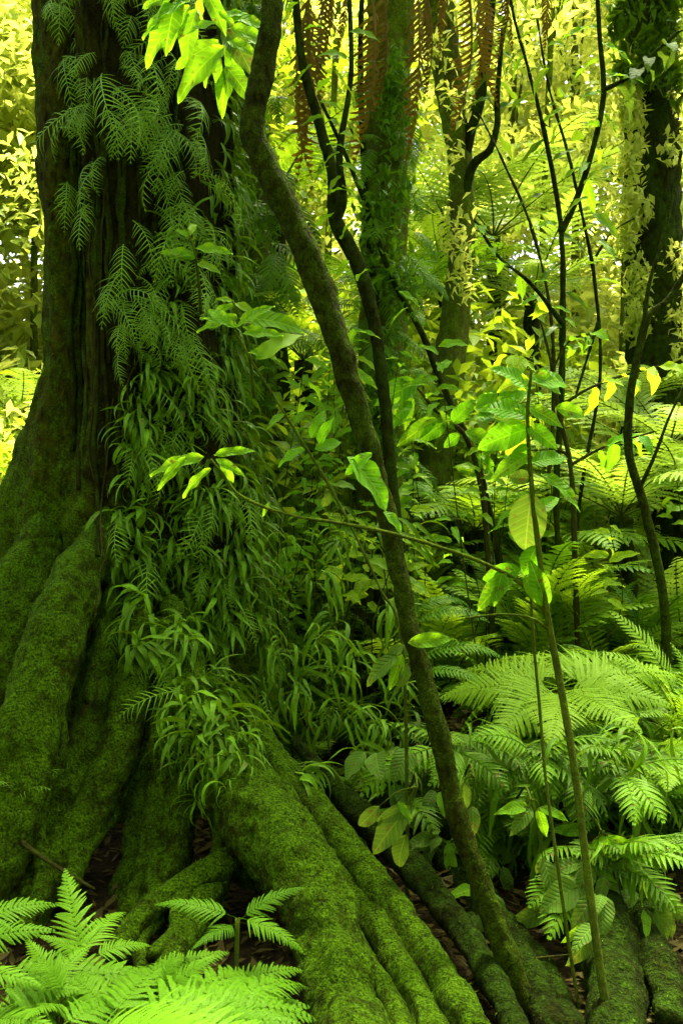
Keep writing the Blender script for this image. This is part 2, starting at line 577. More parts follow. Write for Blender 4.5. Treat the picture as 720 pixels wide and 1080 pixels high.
def proto(key, count, **kw):
    FR[key] = []
    for i in range(count):
        k = dict(kw)
        k['droop'] = kw.get('droop', 1.0) * rnd.uniform(0.75, 1.25)
        k['side'] = rnd.uniform(-0.25, 0.25)
        FR[key].append(frond('frond', seed=i + len(key) * 13, **k))


SG = M['stem_green']
proto('bracken', 4, mat=M['fern_bright'], kind='bip', W=0.72, n=21, m=20, a0=0.25, droop=0.8, prof='tri', pdroop=0.55, gap=1.05, jit=0.10, thick=0.004, stem_mat=M['fern_bright'])
proto('bracken_lime', 4, mat=M['fern_lime'], kind='bip', W=0.74, n=20, m=16, a0=0.2, droop=0.7, prof='tri', pdroop=0.6, gap=1.0, jit=0.10, thick=0.004, stem_mat=M['fern_lime'])
proto('bracken_pale', 4, mat=M['fern_flat'], kind='bip', W=0.80, n=24, m=20, a0=0.15, droop=0.5, prof='tri', pdroop=0.5, gap=1.0, jit=0.08, thick=0.004, stem_mat=M['fern_flat'])
proto('lace', 3, mat=M['fern_mid'], kind='bip', W=0.46, n=20, m=10, a0=0.5, droop=1.2, prof='lance', stem_mat=SG)
proto('lace_pale', 3, mat=M['fern_pale'], kind='bip', W=0.42, n=22, m=8, a0=0.4, droop=1.0, prof='lance', stem_mat=SG)
proto('lace_lime', 3, mat=M['fern_lime'], kind='bip', W=0.44, n=20, m=9, a0=0.5, droop=1.2, prof='lance', stem_mat=SG)
proto('sword', 3, mat=M['fern_lime'], kind='pin', W=0.30, n=30, a0=0.6, droop=1.3, prof='sword', gap=0.72, pang=72, pdroop=0.35, stem_mat=SG)
proto('sword_mid', 3, mat=M['fern_mid'], kind='pin', W=0.34, n=20, a0=0.6, droop=1.3, prof='sword', gap=0.8, pang=66, pdroop=0.5, stem_mat=SG)
proto('comb', 5, mat=M['comb'], kind='comb', W=0.56, n=13, a0=0.7, droop=1.5, prof='sword', gap=0.20, pang=60, pdroop=1.0, jit=0.18, stalk=0.10, thick=0.009, stem_mat=M['comb'])
proto('comb_light', 3, mat=M['strap_light'], kind='comb', W=0.50, n=13, a0=0.3, droop=1.0, prof='sword', gap=0.62, pang=58, pdroop=0.7, stalk=0.15, thick=0.009, stem_mat=M['strap_light'])
proto('dead', 5, mat=M['dead'], kind='comb', W=0.40, n=24, a0=0.3, droop=1.0, prof='lance', pang=60, pdroop=2.4, gap=0.58, jit=0.16, skip=0.05, thick=0.010, stem_mat=M['dead'])

LEAF = {}
for key, mat, w, dr in (('broad', 'broad', 0.38, 0.35), ('broad_yellow', 'broad_yellow', 0.42, 0.3), ('broad_dull', 'broad_dull', 0.45, 0.4),
                        ('long', 'broad', 0.27, 0.4), ('round', 'broad_dull', 0.68, 0.3), ('glow', 'glow', 0.42, 0.35), ('lime', 'fern_lime', 0.36, 0.4), ('narrow_dark', 'bg_dark', 0.24, 0.4)):
    LEAF[key] = [leaf_shape('leaf', M[mat], w=w * rnd.uniform(.9, 1.1), droop=dr * rnd.uniform(.6, 1.5), seed=i) for i in range(3)]


def orient(d, up):
    """rotation whose X axis is d and whose Z axis is as near up as possible"""
    X = d.normalized()
    Y = up.cross(X)
    if Y.length < 1e-4:
        Y = Vector((0, 1, 0)).cross(X)
    Y.normalize()
    Z = X.cross(Y)
    return Matrix((X, Y, Z)).transposed()


def place(name, meshes, A, B, parent, up=Vector((0, -0.35, 1)), width=1.0, roll=0.0):
    """a leaf or frond with its base at A and its tip towards B (world points)"""
    d = B - A
    o = bpy.data.objects.new(name, rnd.choice(meshes))
    COL.objects.link(o)
    rot = orient(d, up) @ Matrix.Rotation(roll, 3, 'X')
    o.parent = parent
    base = parent.location if parent.parent is None else parent.location + parent.parent.location
    s = d.length
    o.matrix_local = Matrix.Translation(A - base) @ (rot @ Matrix.Diagonal((s, s * width, s))).to_4x4()
    return o


# ------------------------------------------------------------------ ground
def build_ground():
    xs = np.concatenate([np.linspace(-60, -5, 20)[:-1], np.linspace(-5, 6, 150), np.linspace(6, 60, 20)[1:]])
    ys = np.concatenate([np.linspace(-40, 1, 12)[:-1], np.linspace(1, 10, 140), np.linspace(10, 90, 30)[1:]])
    V = []
    for y in ys:
        for x in xs:
            V.append((x, y, ground_z(x, y)))
    nx = len(xs)
    Fc = [(j * nx + i, j * nx + i + 1, (j + 1) * nx + i + 1, (j + 1) * nx + i) for j in range(len(ys) - 1) for i in range(nx - 1)]
    mb = MB(); mb.add(V, Fc)
    o = obj('ground', mb.mesh('ground'), M['soil'])
    o['kind'] = 'structure'


build_ground()

# ------------------------------------------------------------------ the great tree
TX, TY = P(146, 400, 4.6).x, 4.6


def trunk_r(th, z):
    """th=0 faces the camera (-Y), positive turns to +X"""
    left = max(0, math.cos(th + 1.65)); right = max(0, math.cos(th - 1.35)); front = max(0, math.cos(th))
    k = 0.06 + 0.19 * left ** 1.2 + 0.085 * right + 0.02 * front
    t = min(1.02, max(0.0, (2.15 - z) / 0.85))
    lob = 0.5 + 0.5 * math.cos(5 * th + 0.8)
    fl = k * t ** 1.45 * (0.72 + 0.5 * lob * min(1, t))
    r = 0.405 + fl
    # deep flutes and a cleft on the left of the face
    r += 0.022 * math.sin(7 * th + 0.35 * z + 1.0) + 0.012 * math.sin(13 * th - 0.5 * z)
    dth = th + 0.62 - 0.03 * z
    r -= 0.085 * math.exp(-(dth / 0.10) ** 2) * sm(0.6, 1.9, z)
    return r


def trunk_pt(th, z, off=0.0):
    r = trunk_r(th, z) + off
    lean = -0.012 * (z - 2.5)
    return Vector((TX + lean + r * math.sin(th), TY - r * math.cos(th), z))


big = thing('giant_tree', 'huge moss covered forest tree with flaring buttress roots, hung with ferns', 'tree', (TX, TY, 0))


def build_trunk():
    mb = MB()
    nth, nz = 220, 230
    V = []
    zt = 9.0
    zs = np.concatenate([np.linspace(-0.25, 4.2, 200), np.linspace(4.25, zt, 30)])
    for z in zs:
        for j in range(nth):
            th = 2 * math.pi * j / nth - math.pi
            p = trunk_pt(th, z)
            n = Vector((math.sin(th), -math.cos(th), 0))
            q = Vector((p.x * 5, p.y * 5, p.z * 1.8))
            dsp = 0.020 * noise.noise(Vector((p.x * 16, p.y * 16, p.z * 2.6))) + 0.030 * noise.noise(q) + 0.016 * noise.noise(q * 2.7) + 0.009 * noise.noise(Vector((p.x * 30, p.y * 30, p.z * 9))) + 0.006 * noise.noise(p * 45)
            V.append(p + n * dsp - Vector((TX, TY, 0)))
    Fc = []
    for i in range(len(zs) - 1):
        for j in range(nth):
            j2 = (j + 1) % nth
            Fc.append((i * nth + j, i * nth + j2, (i + 1) * nth + j2, (i + 1) * nth + j))
    mb.add(V, Fc)
    return obj('trunk', mb.mesh('trunk'), M['moss_bark'], big)


trunk = build_trunk()


def root(pts, mat='root_moss', parent=big, name='root', ridge=0.05, rough=0.022, rings=90, sides=44, flat=1.0, seed=0):
    return tube_part(name, px_path(pts), M[mat], parent, rings=rings, sides=sides, rough=rough, ridge=ridge, freq=7.0, flat=flat, seed=seed)


# roots, left to right (pixel, depth, width in pixels)
root([(126, 480, 4.30, 6), (108, 560, 4.08, 35), (68, 640, 3.80, 60), (38, 740, 3.58, 65), (10, 850, 3.42, 68), (-24, 960, 3.3, 77), (-60, 1060, 3.2, 85)], seed=1, rings=130, sides=60)
root([(74, 500, 4.42, 8), (36, 590, 4.16, 57), (0, 680, 3.96, 80), (-44, 800, 3.76, 95), (-90, 940, 3.6, 104)], seed=13)
root([(122, 600, 4.12, 6), (110, 690, 3.90, 31), (90, 780, 3.76, 37), (62, 850, 3.64, 38), (30, 915, 3.56, 40), (-10, 980, 3.4, 42)], seed=2, rings=110)
root([(152, 600, 4.08, 7), (145, 690, 3.88, 35), (131, 770, 3.76, 42), (107, 838, 3.64, 44), (76, 886, 3.54, 46), (46, 936, 3.42, 50), (20, 980, 3.3, 52)], seed=3, rough=0.012, ridge=0.03, rings=130)
root([(164, 660, 4.02, 8), (157, 740, 3.88, 26), (153, 830, 3.78, 26), (142, 900, 3.68, 28), (126, 960, 3.55, 32)], seed=4)
root([(188, 660, 4.00, 8), (177, 760, 3.80, 28), (168, 850, 3.66, 28), (158, 910, 3.54, 32), (142, 975, 3.4, 40)], seed=5)
root([(206, 720, 3.92, 8), (198, 800, 3.74, 40), (188, 880, 3.58, 36), (176, 935, 3.46, 40), (152, 990, 3.3, 44)], seed=15)
root([(272, 880, 3.50, 8), (240, 910, 3.38, 34), (204, 930, 3.30, 31), (172, 950, 3.22, 27), (142, 975, 3.12, 24), (122, 1010, 2.98, 24)], seed=6, rough=0.012)
root([(250, 905, 3.42, 9), (218, 948, 3.28, 38), (198, 985, 3.12, 38), (182, 1012, 2.98, 36), (166, 1050, 2.8, 38)], seed=7, rough=0.012)
root([(220, 850, 3.62, 10), (250, 902, 3.50, 46), (285, 925, 3.42, 40), (318, 950, 3.34, 32)], seed=8)
root([(178, 630, 4.12, 10), (200, 740, 3.82, 64), (243, 822, 3.54, 80), (292, 888, 3.26, 84), (330, 946, 3.04, 78), (350, 1005, 2.84, 74), (362, 1070, 2.60, 80), (370, 1150, 2.3, 90)], seed=9, ridge=0.05, rings=170, sides=72, rough=0.026)
root([(245, 720, 3.95, 7), (285, 798, 3.68, 36), (330, 856, 3.46, 38), (378, 914, 3.26, 36), (422, 970, 3.02, 36), (464, 1030, 2.74, 38), (507, 1100, 2.43, 43)], seed=10, rough=0.012, rings=140, sides=52)
root([(326, 868, 3.45, 6), (372, 940, 3.18, 25), (404, 988, 2.95, 31), (436, 1044, 2.68, 34), (466, 1110, 2.40, 38)], seed=11, rough=0.012, rings=120)
root([(350, 946, 3.16, 6), (384, 1010, 2.86, 22), (412, 1060, 2.62, 25), (430, 1110, 2.40, 28)], seed=12, rough=0.012)
root([(310, 780, 3.9, 6), (360, 840, 3.65, 27), (410, 890, 3.42, 30), (450, 935, 3.24, 30), (488, 985, 2.98, 28), (520, 1035, 2.74, 30), (550, 1100, 2.46, 33)], 'dark_root', seed=14, rough=0.012, rings=130)
root([(128, 720, 3.84, 6), (120, 800, 3.74, 18), (112, 860, 3.62, 20), (84, 905, 3.46, 20), (70, 950, 3.3, 20)], seed=31, rough=0.008)
root([(226, 850, 3.56, 6), (232, 890, 3.46, 20), (220, 930, 3.34, 20), (190, 950, 3.2, 18), (184, 985, 3.06, 18), (160, 1010, 2.92, 16)], seed=32, rough=0.008)
root([(176, 880, 3.6, 6), (160, 925, 3.42, 16), (172, 960, 3.26, 16), (150, 990, 3.1, 16), (150, 1030, 2.9, 14)], seed=33, rough=0.006)
root([(60, 700, 3.75, 6), (64, 790, 3.6, 16), (40, 860, 3.5, 18), (46, 930, 3.34, 18), (20, 990, 3.1, 16)], seed=34, rough=0.007)
root([(300, 850, 3.45, 6), (312, 910, 3.22, 14), (345, 965, 3.0, 16), (380, 1020, 2.8, 16), (396, 1090, 2.5, 16)], seed=35, rough=0.006)

# limbs above the frame, with an unseen crown shaped to shade the foreground
for k, (a, e) in enumerate(((0.3, 0.7), (1.6, 0.8), (2.9, 0.75), (4.1, 0.7), (5.3, 0.9))):
    s = Vector((TX, TY, 7.6 + 0.25 * k))
    pts = []
    for t in (0, 0.3, 0.65, 1):
        l = 3.6 * t
        pts.append((s.x + math.cos(a + 0.3 * t) * math.cos(e) * l, s.y + math.sin(a + 0.3 * t) * math.cos(e) * l, s.z + math.sin(e) * l * (1 - 0.25 * t), 0.26 * (1 - 0.85 * t) + 0.01))
    tube_part('limb', pts, M['moss_bark'], big, rings=24, sides=10, rough=0.03, freq=4)


def leaf_cloud(n, centers, size, droop=0.3, wr=0.42, seed=0, base=(0, 0, 0)):
    """n folded leaves spread through a set of ellipsoid clumps [(x,y,z,rx,ry,rz)] -> V,T arrays"""
    g = np.random.default_rng(seed)
    C = np.array(centers, float)
    vol = C[:, 3] * C[:, 4] * C[:, 5]
    idx = g.choice(len(C), n, p=vol / vol.sum())
    u = g.normal(size=(n, 3)); u /= np.linalg.norm(u, axis=1)[:, None]
    rad = g.random(n) ** (1 / 2.2)
    pos = C[idx, :3] + u * rad[:, None] * C[idx, 3:6]
    az = g.random(n) * 2 * np.pi
    el = g.normal(-droop, 0.45, n)
    d = np.stack([np.cos(az) * np.cos(el), np.sin(az) * np.cos(el), np.sin(el)], 1)
    upv = np.tile(np.array([0, 0, 1.0]), (n, 1)) + g.normal(0, 0.35, (n, 3))
    s = np.cross(upv, d); s /= np.linalg.norm(s, axis=1)[:, None] + 1e-9
    nn = np.cross(d, s)
    L = size * g.uniform(0.55, 1.3, n)[:, None]
    w = L * wr * 0.5 * g.uniform(0.8, 1.2, n)[:, None]
    p0 = pos - d * L * 0.5; p1 = pos + d * L * 0.5 - nn * L * 0.12
    m0 = pos - d * L * 0.05
    a = m0 - s * w + nn * w * 0.35; b = m0 + s * w + nn * w * 0.35
    V = np.stack([p0, a, p1, b], 1).reshape(-1, 3) - np.array(base)
    i = np.arange(n) * 4
    T = np.concatenate([np.stack([i, i + 2, i + 1], 1), np.stack([i, i + 3, i + 2], 1)])
    # keep island triangles adjacent
    return V, T


def crown_part(name, n, centers, size, mat, parent, seed=0, **kw):
    V, T = leaf_cloud(n, centers, size, seed=seed, base=tuple(parent.location) if parent else (0, 0, 0), **kw)
    return obj(name, tri_mesh(name, V, T, [mat]), None, parent)


cc = []
for k in range(26):
    a = rnd.uniform(0, 6.28); r = rnd.uniform(0.2, 4.0)
    cc.append((TX + r * math.cos(a), TY + 2.2 + r * math.sin(a), rnd.uniform(8.2, 11.0), rnd.uniform(.7, 1.3), rnd.uniform(.7, 1.3), rnd.uniform(.4, .8)))
crown_part('crown', 6000, cc, 0.22, M['canopy'], big, seed=3)

# ------------------------------------------------------------------ dark root mass of the fern bank
stump = thing('root_mass', 'dark mossy roots spilling from the fern covered bank beside the leaning sapling', 'tree roots', (P(520, 900, 3.6).x, 3.6, 0))
root([(440, 870, 3.9, 12), (498, 945, 3.5, 32), (546, 1000, 3.12, 38), (584, 1050, 2.85, 38), (616, 1120, 2.5, 40)], 'dark_root', stump, seed=22, rings=110, sides=48, rough=0.014)
root([(586, 850, 3.8, 20), (612, 915, 3.42, 60), (634, 980, 3.08, 70), (646, 1040, 2.82, 66), (650, 1120, 2.5, 60)], 'dark_root', stump, seed=23, rings=110, sides=52, rough=0.014)
root([(640, 880, 3.7, 20), (672, 945, 3.4, 38), (688, 1000, 3.0, 38), (700, 1040, 2.8, 34), (710, 1080, 2.62, 28)], 'dark_root', stump, seed=24, rings=60, sides=30)
root([(505, 920, 3.5, 8), (546, 1000, 3.0, 26), (568, 1050, 2.76, 30), (584, 1110, 2.5, 32)], 'dark_root', stump, seed=25, rings=60, sides=28)
root([(390, 840, 4.1, 60), (470, 862, 4.0, 84), (560, 874, 3.95, 84), (640, 890, 3.95, 70), (720, 905, 4.0, 60)], 'dark_root', stump, seed=27, rings=60, sides=40, name='root_collar', rough=0.06)

bpy.context.view_layer.update()


def bvh_of(objs):
    V = []; T = []
    for o in objs:
        b = len(V)
        mw = o.parent.matrix_basis @ o.matrix_basis if o.parent else o.matrix_basis
        V += [mw @ v.co for v in o.data.vertices]
        T += [tuple(b + i for i in p.vertices) for p in o.data.polygons]
    return BVHTree.FromPolygons(V, T)


host_parts = [trunk] + [o for o in COL.objects if o.name.split('.')[0] in ('root', 'root_collar')]
BV = bvh_of(host_parts)

# short upright moss blades on bark and roots: uncountable
def moss_fuzz():
    V = []; T = []
    g = np.random.default_rng(3)
    for o in host_parts:
        me = o.data
        off = np.array(o.parent.location)
        co = np.array([v.co for v in me.vertices]) + off
        quad = np.array([tuple(p.vertices) for p in me.polygons if len(p.vertices) == 4])
        A, B, C = co[quad[:, 0]], co[quad[:, 1]], co[quad[:, 2]]
        nrm = np.cross(B - A, C - A)
        area = np.linalg.norm(nrm, axis=1)
        nrm /= area[:, None] + 1e-12
        cen = (A + C) / 2
        wgt = area * (0.35 + np.clip(nrm[:, 2], 0, 1)) * (cen[:, 1] < 4.9) * (cen[:, 2] > -0.05) * (cen[:, 2] < 2.6) * (1.25 - np.clip(cen[:, 2], 0, 2.4) / 2.4)
        if wgt.sum() <= 0:
            continue
        dark = o.data.materials[0].name.startswith('dark_root')
        n = int(min(16000, wgt.sum() * (9000 if dark else 42000)))
        idx = g.choice(len(quad), n, p=wgt / wgt.sum())
        u = g.random((n, 1)); v = g.random((n, 1))
        D = co[quad[idx, 3]]
        p = (A[idx] * (1 - u) + B[idx] * u) * (1 - v) + (D * (1 - u) + C[idx] * u) * v
        keep = np.array([noise.noise(Vector(q * 9.0)) + 0.6 * noise.noise(Vector(q * 27.0)) > 0.0 for q in p])
        p = p[keep]; nn = nrm[idx][keep]; n = len(p)
        d = nn * 0.8 + g.normal(0, 0.6, (n, 3)) + np.array([0, 0, 0.15]); d /= np.linalg.norm(d, axis=1)[:, None]
        sd = np.cross(d, g.normal(size=(n, 3))); sd /= np.linalg.norm(sd, axis=1)[:, None] + 1e-9
        l = g.uniform(0.004, 0.013, (n, 1)); w = l * g.uniform(0.12, 0.25, (n, 1))
        b = len(V)
        q = np.stack([p - sd * w, p + sd * w, p + d * l], 1).reshape(-1, 3)
        V.append(q)
    VV = np.vstack(V)
    TT = np.arange(len(VV)).reshape(-1, 3)
    o = obj('moss', tri_mesh('moss', VV, TT, [M['moss_blade']]))
    o['kind'] = 'stuff'
    o['label'] = 'velvety moss growing over the roots and bark'


M['moss_blade'] = leaf_mat('moss_blade', (0.014, 0.040, 0.001), (0.105, 0.215, 0.003), trans=0.3, spec=0.05, scale=9)
moss_fuzz()

# ------------------------------------------------------------------ epiphytes on the trunk
def hang_comb(px, py, L, ang, label=None, key='comb', k=1, light=False):
    """a hanging comb fern rooted on the bark where the sight line through (px,py) meets it"""
    o0 = Vector((0, 0, CH))
    d = (P(px, py, 5.0) - o0).normalized()
    hit, n, _, _ = BV.ray_cast(o0, d)
    if hit is None:
        return
    n = Vector(n)
    if n.dot(d) > 0:
        n = -n
    t = thing('comb_fern', label or 'dark comb leaved fern hanging from the bark of the huge tree', 'fern', hit, 'comb ferns hanging on the trunk')
    side = n.cross(Vector((0, 0, 1))).normalized()
    for i in range(k):
        a = ang + (rnd.uniform(-0.6, 0.6) if i else 0)
        dirv = (Vector((0, 0, -1)) * math.cos(a) - side * math.sin(a) + n * rnd.uniform(0.35, 0.8)).normalized()
        l = L * rnd.uniform(0.8, 1.1)
        place('frond', FR[key], hit - n * 0.01, hit + dirv * l, t, up=(n + Vector((rnd.uniform(-.4, .4), 0, 0.25))), roll=rnd.uniform(-.5, .5))


for a in ((68, 60, .42, .15), (100, 55, .50, -.25), (130, 70, .5, .1), (148, 58, .55, -.05), (176, 60, .45, -.3), (62, 5, .4, .2), (92, -12, .42, -.1), (122, -18, .45, .25),
          (146, -5, .4, -.2), (168, -14, .42, .1), (190, -10, .4, -.2), (72, 110, .45, .3), (92, 120, .4, .1), (118, 110, .5, .15), (138, 118, .45, -.1), (160, 122, .45, .2),
          (182, 120, .42, -.3), (200, 108, .45, -.5), (205, 150, .42, -.5), (190, 165, .5, -.35), (150, 160, .42, .3), (105, 175, .42, .2), (82, 200, .35, .25), (168, 185, .45, .15),
          (212, 190, .4, -.5), (130, 255, .45, .05), (122, 300, .4, .3), (144, 290, .36, -.2), (176, 290, .4, -.25), (190, 330, .4, .1), (214, 240, .4, -.4), (206, 290, .4, -.4),
          (165, 340, .38, .2), (128, 365, .36, .3), (150, 350, .38, -.2), (205, 350, .38, -.3), (184, 240, .4, .3)):
    for q in range(3):
        hang_comb(a[0] + rnd.uniform(-12, 12) * min(q, 1), a[1] + rnd.uniform(-30, 30) * min(q, 1), a[2] * rnd.uniform(.5, .92), a[3] + rnd.uniform(-.3, .3) * q, k=rnd.choice((1, 1, 2)))


def strap_proto(nl, seed, mat, L0=0.20, up=0.35):
    mb = MB(); rr = random.Random(seed)
    for i in range(nl):
        strap_leaf(mb, L0 * rr.uniform(0.6, 1.25), rr.uniform(0.012, 0.023) * (L0 / 0.2) ** .3, rr.uniform(up - 0.9, up + 0.7), rr.uniform(1.0, 3.2), rr.uniform(-1.35, 1.35),
                   origin=(rr.uniform(-.01, .01), rr.uniform(-.03, .03), rr.uniform(-.03, .03)), n=9, twist=rr.uniform(-1.2, 1.2), side=rr.uniform(-1.5, 1.5), mi=1 if rr.random() < .025 else 0)
    return mb.mesh('fronds', [mat, M['dead']])


STR = [strap_proto(rnd.randint(7, 11), i, M['strap'], 0.145) for i in range(14)]
STL = [strap_proto(rnd.randint(6, 9), 50 + i, M['strap_light'], 0.30, 0.5) for i in range(6)]


def strap_tuft(hit, n, meshes, s, label, group, up=0.3):
    t = bpy.data.objects.new('strap_fern', rnd.choice(meshes))
    COL.objects.link(t)
    nn = Vector((n.x, n.y, n.z * 0.3 + 0.05))
    if nn.length < 0.05:
        nn = Vector((0, -1, 0))
    Mx = orient(nn, Vector((rnd.uniform(-.3, .3), 0, 1)))
    t.matrix_basis = Matrix.Translation(hit) @ (Mx @ Matrix.Rotation(rnd.uniform(-.5, .5), 3, 'X')).to_4x4() @ Matrix.Scale(s, 4)
    tag(t, label, 'fern', group)
    return t


def shoot(px, py):
    o0 = Vector((0, 0, CH))
    d = (P(px, py, 5.0) - o0).normalized()
    hit, n, _, dist = BV.ray_cast(o0, d)
    if hit is None:
        return None
    n = Vector(n)
    if n.dot(d) > 0:
        n = -n
    return hit, n


def poly_in(px, py, poly):
    c = False
    j = len(poly) - 1
    for i in range(len(poly)):
        xi, yi = poly[i]; xj, yj = poly[j]
        if (yi > py) != (yj > py) and px < (xj - xi) * (py - yi) / (yj - yi) + xi:
            c = not c
        j = i
    return c


POLY = [(170, 250), (238, 180), (262, 420), (280, 520), (305, 620), (345, 720), (352, 800), (318, 830), (262, 815), (200, 790), (160, 720), (125, 640), (118, 540), (138, 430)]
cnt = 0
tries = 0
while cnt < 190 and tries < 6000:
    tries += 1
    px, py = rnd.uniform(105, 360), 840 - 660 * rnd.random() ** 1.25
    if not poly_in(px, py, POLY):
        continue
    h = shoot(px, py)
    if h is None or h[0].y > 5.2 or noise.noise(h[0] * 5.0) < -0.12:
        continue
    strap_tuft(h[0], h[1], STR, rnd.uniform(0.8, 1.3), 'tuft of arching strap leaved fern in the thick mantle on the huge trunk', 'strap ferns on the trunk')
    cnt += 1
    if cnt % 4 == 0:
        hang_comb(px, py, rnd.uniform(.22, .36), rnd.uniform(-.6, .4), label='small comb fern half hidden among the strap ferns of the mantle', key='comb')
# the thin filling of small fern leaves under and round the tufts, past counting
mb = MB()
for k in range(720):
    if k < 420:
        px, py = rnd.uniform(105, 360), 840 - 660 * rnd.random() ** 1.25
        if not poly_in(px, py, POLY):
            continue
        h = shoot(px, py)
        if h is None or h[0].y > 5.2 or noise.noise(h[0] * 5.0) < -0.12:
            continue
        p, n = h
    else:
        th = rnd.uniform(1.2, 2.6); z = rnd.uniform(0.6, 3.9)
        p = trunk_pt(th, z); n = Vector((math.sin(th), -math.cos(th), 0))
    az = math.atan2(n.y, n.x)
    for i in range(4):
        strap_leaf(mb, rnd.uniform(.10, .24), rnd.uniform(.012, .022), rnd.uniform(-.5, .9), rnd.uniform(1.2, 2.8), az + rnd.uniform(-1.3, 1.3), origin=p + Vector((rnd.uniform(-.03, .03), rnd.uniform(-.02, .02), rnd.uniform(-.04, .04))), n=7, twist=rnd.uniform(-1, 1), side=rnd.uniform(-1, 1))
o = obj('fern_mantle', mb.mesh('fern_mantle', [M['strap']]))
o['kind'] = 'stuff'
o['label'] = 'small strap fern leaves filling the mantle on the huge trunk'
# lower loose tufts drooping over the roots
for (px, py, s) in ((205, 790, .7), (222, 815, .75), (190, 760, .6), (176, 700, .6), (240, 800, .7), (258, 790, .7), (208, 845, .6), (300, 770, .7), (285, 745, .7), (228, 770, .8), (212, 805, .6), (198, 815, .65), (268, 770, .6), (250, 760, .65), (318, 780, .7), (180, 780, .6), (236, 830, .6)):
    h = shoot(px, py)
    if h:
        strap_tuft(h[0], h[1], STL, s * .72, 'grassy tuft of strap fern drooping over the mossy roots', 'strap ferns over the roots')

# small comb ferns at the foot of the tree
# ------------------------------------------------------------------ stems
def stem_thing(name, label, cat, pts, mat, group=None, rings=60, sides=14, rough=0.004, part='trunk', foot=True):
    """pts pixel path, root end first"""
    W = px_path(pts)
    b = W[0]
    t = thing(name, label, cat, (b[0], b[1], ground_z(b[0], b[1])), group)
    if foot and b[2] > ground_z(b[0], b[1]) + 0.02:
        W = [(b[0] + 0.02, b[1], ground_z(b[0], b[1]) - 0.05, b[3] * 1.15)] + W
    tube_part(part, W, mat, t, rings=rings, sides=sides, rough=rough, freq=14, ridge=0.03)
    return t


def branch(t, pts, mat, rings=26, sides=8, rough=0.002, name='branch'):
    return tube_part(name, px_path(pts), mat, t, rings=rings, sides=sides, rough=rough, freq=18)


def leaves_along(t, pts, n, key, size, start=0.35, hang=0.3, spread=1.0, petiole=0.0):
    """n leaves set alternately along a pixel path"""
    S = catmull(px_path(pts), 60)
    for i in range(n):
        u = start + (1 - start) * (i + 0.5) / n
        k = min(58, int(u * 59))
        p = Vector(S[k, :3]); tv = Vector(S[k + 1, :3] - S[max(0, k - 1), :3]).normalized()
        side = tv.cross(Vector((0, 0.3, 1))).normalized() * (1 if i % 2 else -1)
        d = (tv * rnd.uniform(0.1, 0.7) + side * spread * rnd.uniform(0.6, 1.1) + Vector((0, rnd.uniform(-.6, .4), -hang * rnd.uniform(0.3, 1.6)))).normalized()
        l = size * rnd.uniform(0.65, 1.15)
        place('leaf', LEAF[key], p, p + d * l, t, up=Vector((rnd.uniform(-.5, .5), -0.5, 1)), roll=rnd.uniform(-.4, .4))


def leaf_px(t, key, x0, y0, x1, y1, d, dd=0.0, roll=0.0, up=Vector((0, -1.0, 0.6)), width=1.0):
    place('leaf', LEAF[key], P(x0, y0, d), P(x1, y1, d + dd), t, up=up, roll=roll, width=width)


SB, DB, PB, TW = M['sapling_bark'], M['dark_bark'], M['pale_bark'], M['twig']

# leaning sapling in front
lean = stem_thing('leaning_sapling', 'bare leaning mossy sapling with an elbow, in front of the fern bank', 'tree',
                  [(572, 1110, 2.72, 30.7), (560, 1080, 2.74, 27.5), (535, 1010, 2.78, 25.9), (505, 930, 2.82, 23.5), (479, 850, 2.86, 21.1), (459, 760, 2.9, 20.2), (432, 660, 2.94, 20.2), (411, 560, 2.97, 20.2), (392, 480, 3.0, 20.2),
                   (367, 400, 3.0, 26), (340, 310, 3.0, 28), (302, 220, 3.0, 28), (268, 145, 3.0, 27), (272, 100, 3.0, 25), (282, 50, 3.0, 24), (288, -10, 3.02, 23), (296, -120, 3.1, 20)], SB, rings=190, sides=26, rough=0.0075)
# a second dark stem behind it
s2 = stem_thing('curved_sapling', 'dark hooked sapling stem rising behind the leaning one', 'tree',
                [(455, 800, 4.6, 13), (430, 640, 4.6, 13), (414, 520, 4.6, 13), (405, 420, 4.6, 13), (394, 340, 4.6, 14), (377, 278, 4.6, 16), (354, 232, 4.6, 15), (351, 185, 4.6, 12), (338, 135, 4.6, 11), (318, 60, 4.6, 9), (310, -30, 4.6, 7)], DB, rings=110)
branch(s2, [(352, 235, 4.6, 14), (362, 210, 4.55, 9), (358, 160, 4.5, 8), (370, 80, 4.5, 6), (368, -10, 4.5, 5)], DB)
s2b = stem_thing('thin_pole', 'thin dark pole stem standing just left of the ferny trunk', 'tree',
                 [(398, 640, 5.4, 9), (404, 520, 5.4, 9), (402, 440, 5.4, 8), (396, 330, 5.4, 8), (385, 200, 5.4, 7), (380, 60, 5.4, 6), (384, -40, 5.4, 5)], DB)
# diagonal thin stem
s5 = stem_thing('slanting_sapling', 'thin dark stem slanting across to the middle of the view', 'tree',
                [(530, 620, 5.3, 8.0), (512, 525, 5.3, 7.3), (500, 480, 5.3, 7.3), (482, 440, 5.3, 7.3), (462, 395, 5.3, 7.3), (445, 352, 5.3, 6.7), (412, 290, 5.3, 6.1), (385, 215, 5.3, 4.9), (362, 158, 5.3, 4.2), (335, 100, 5.3, 3.1)], DB)
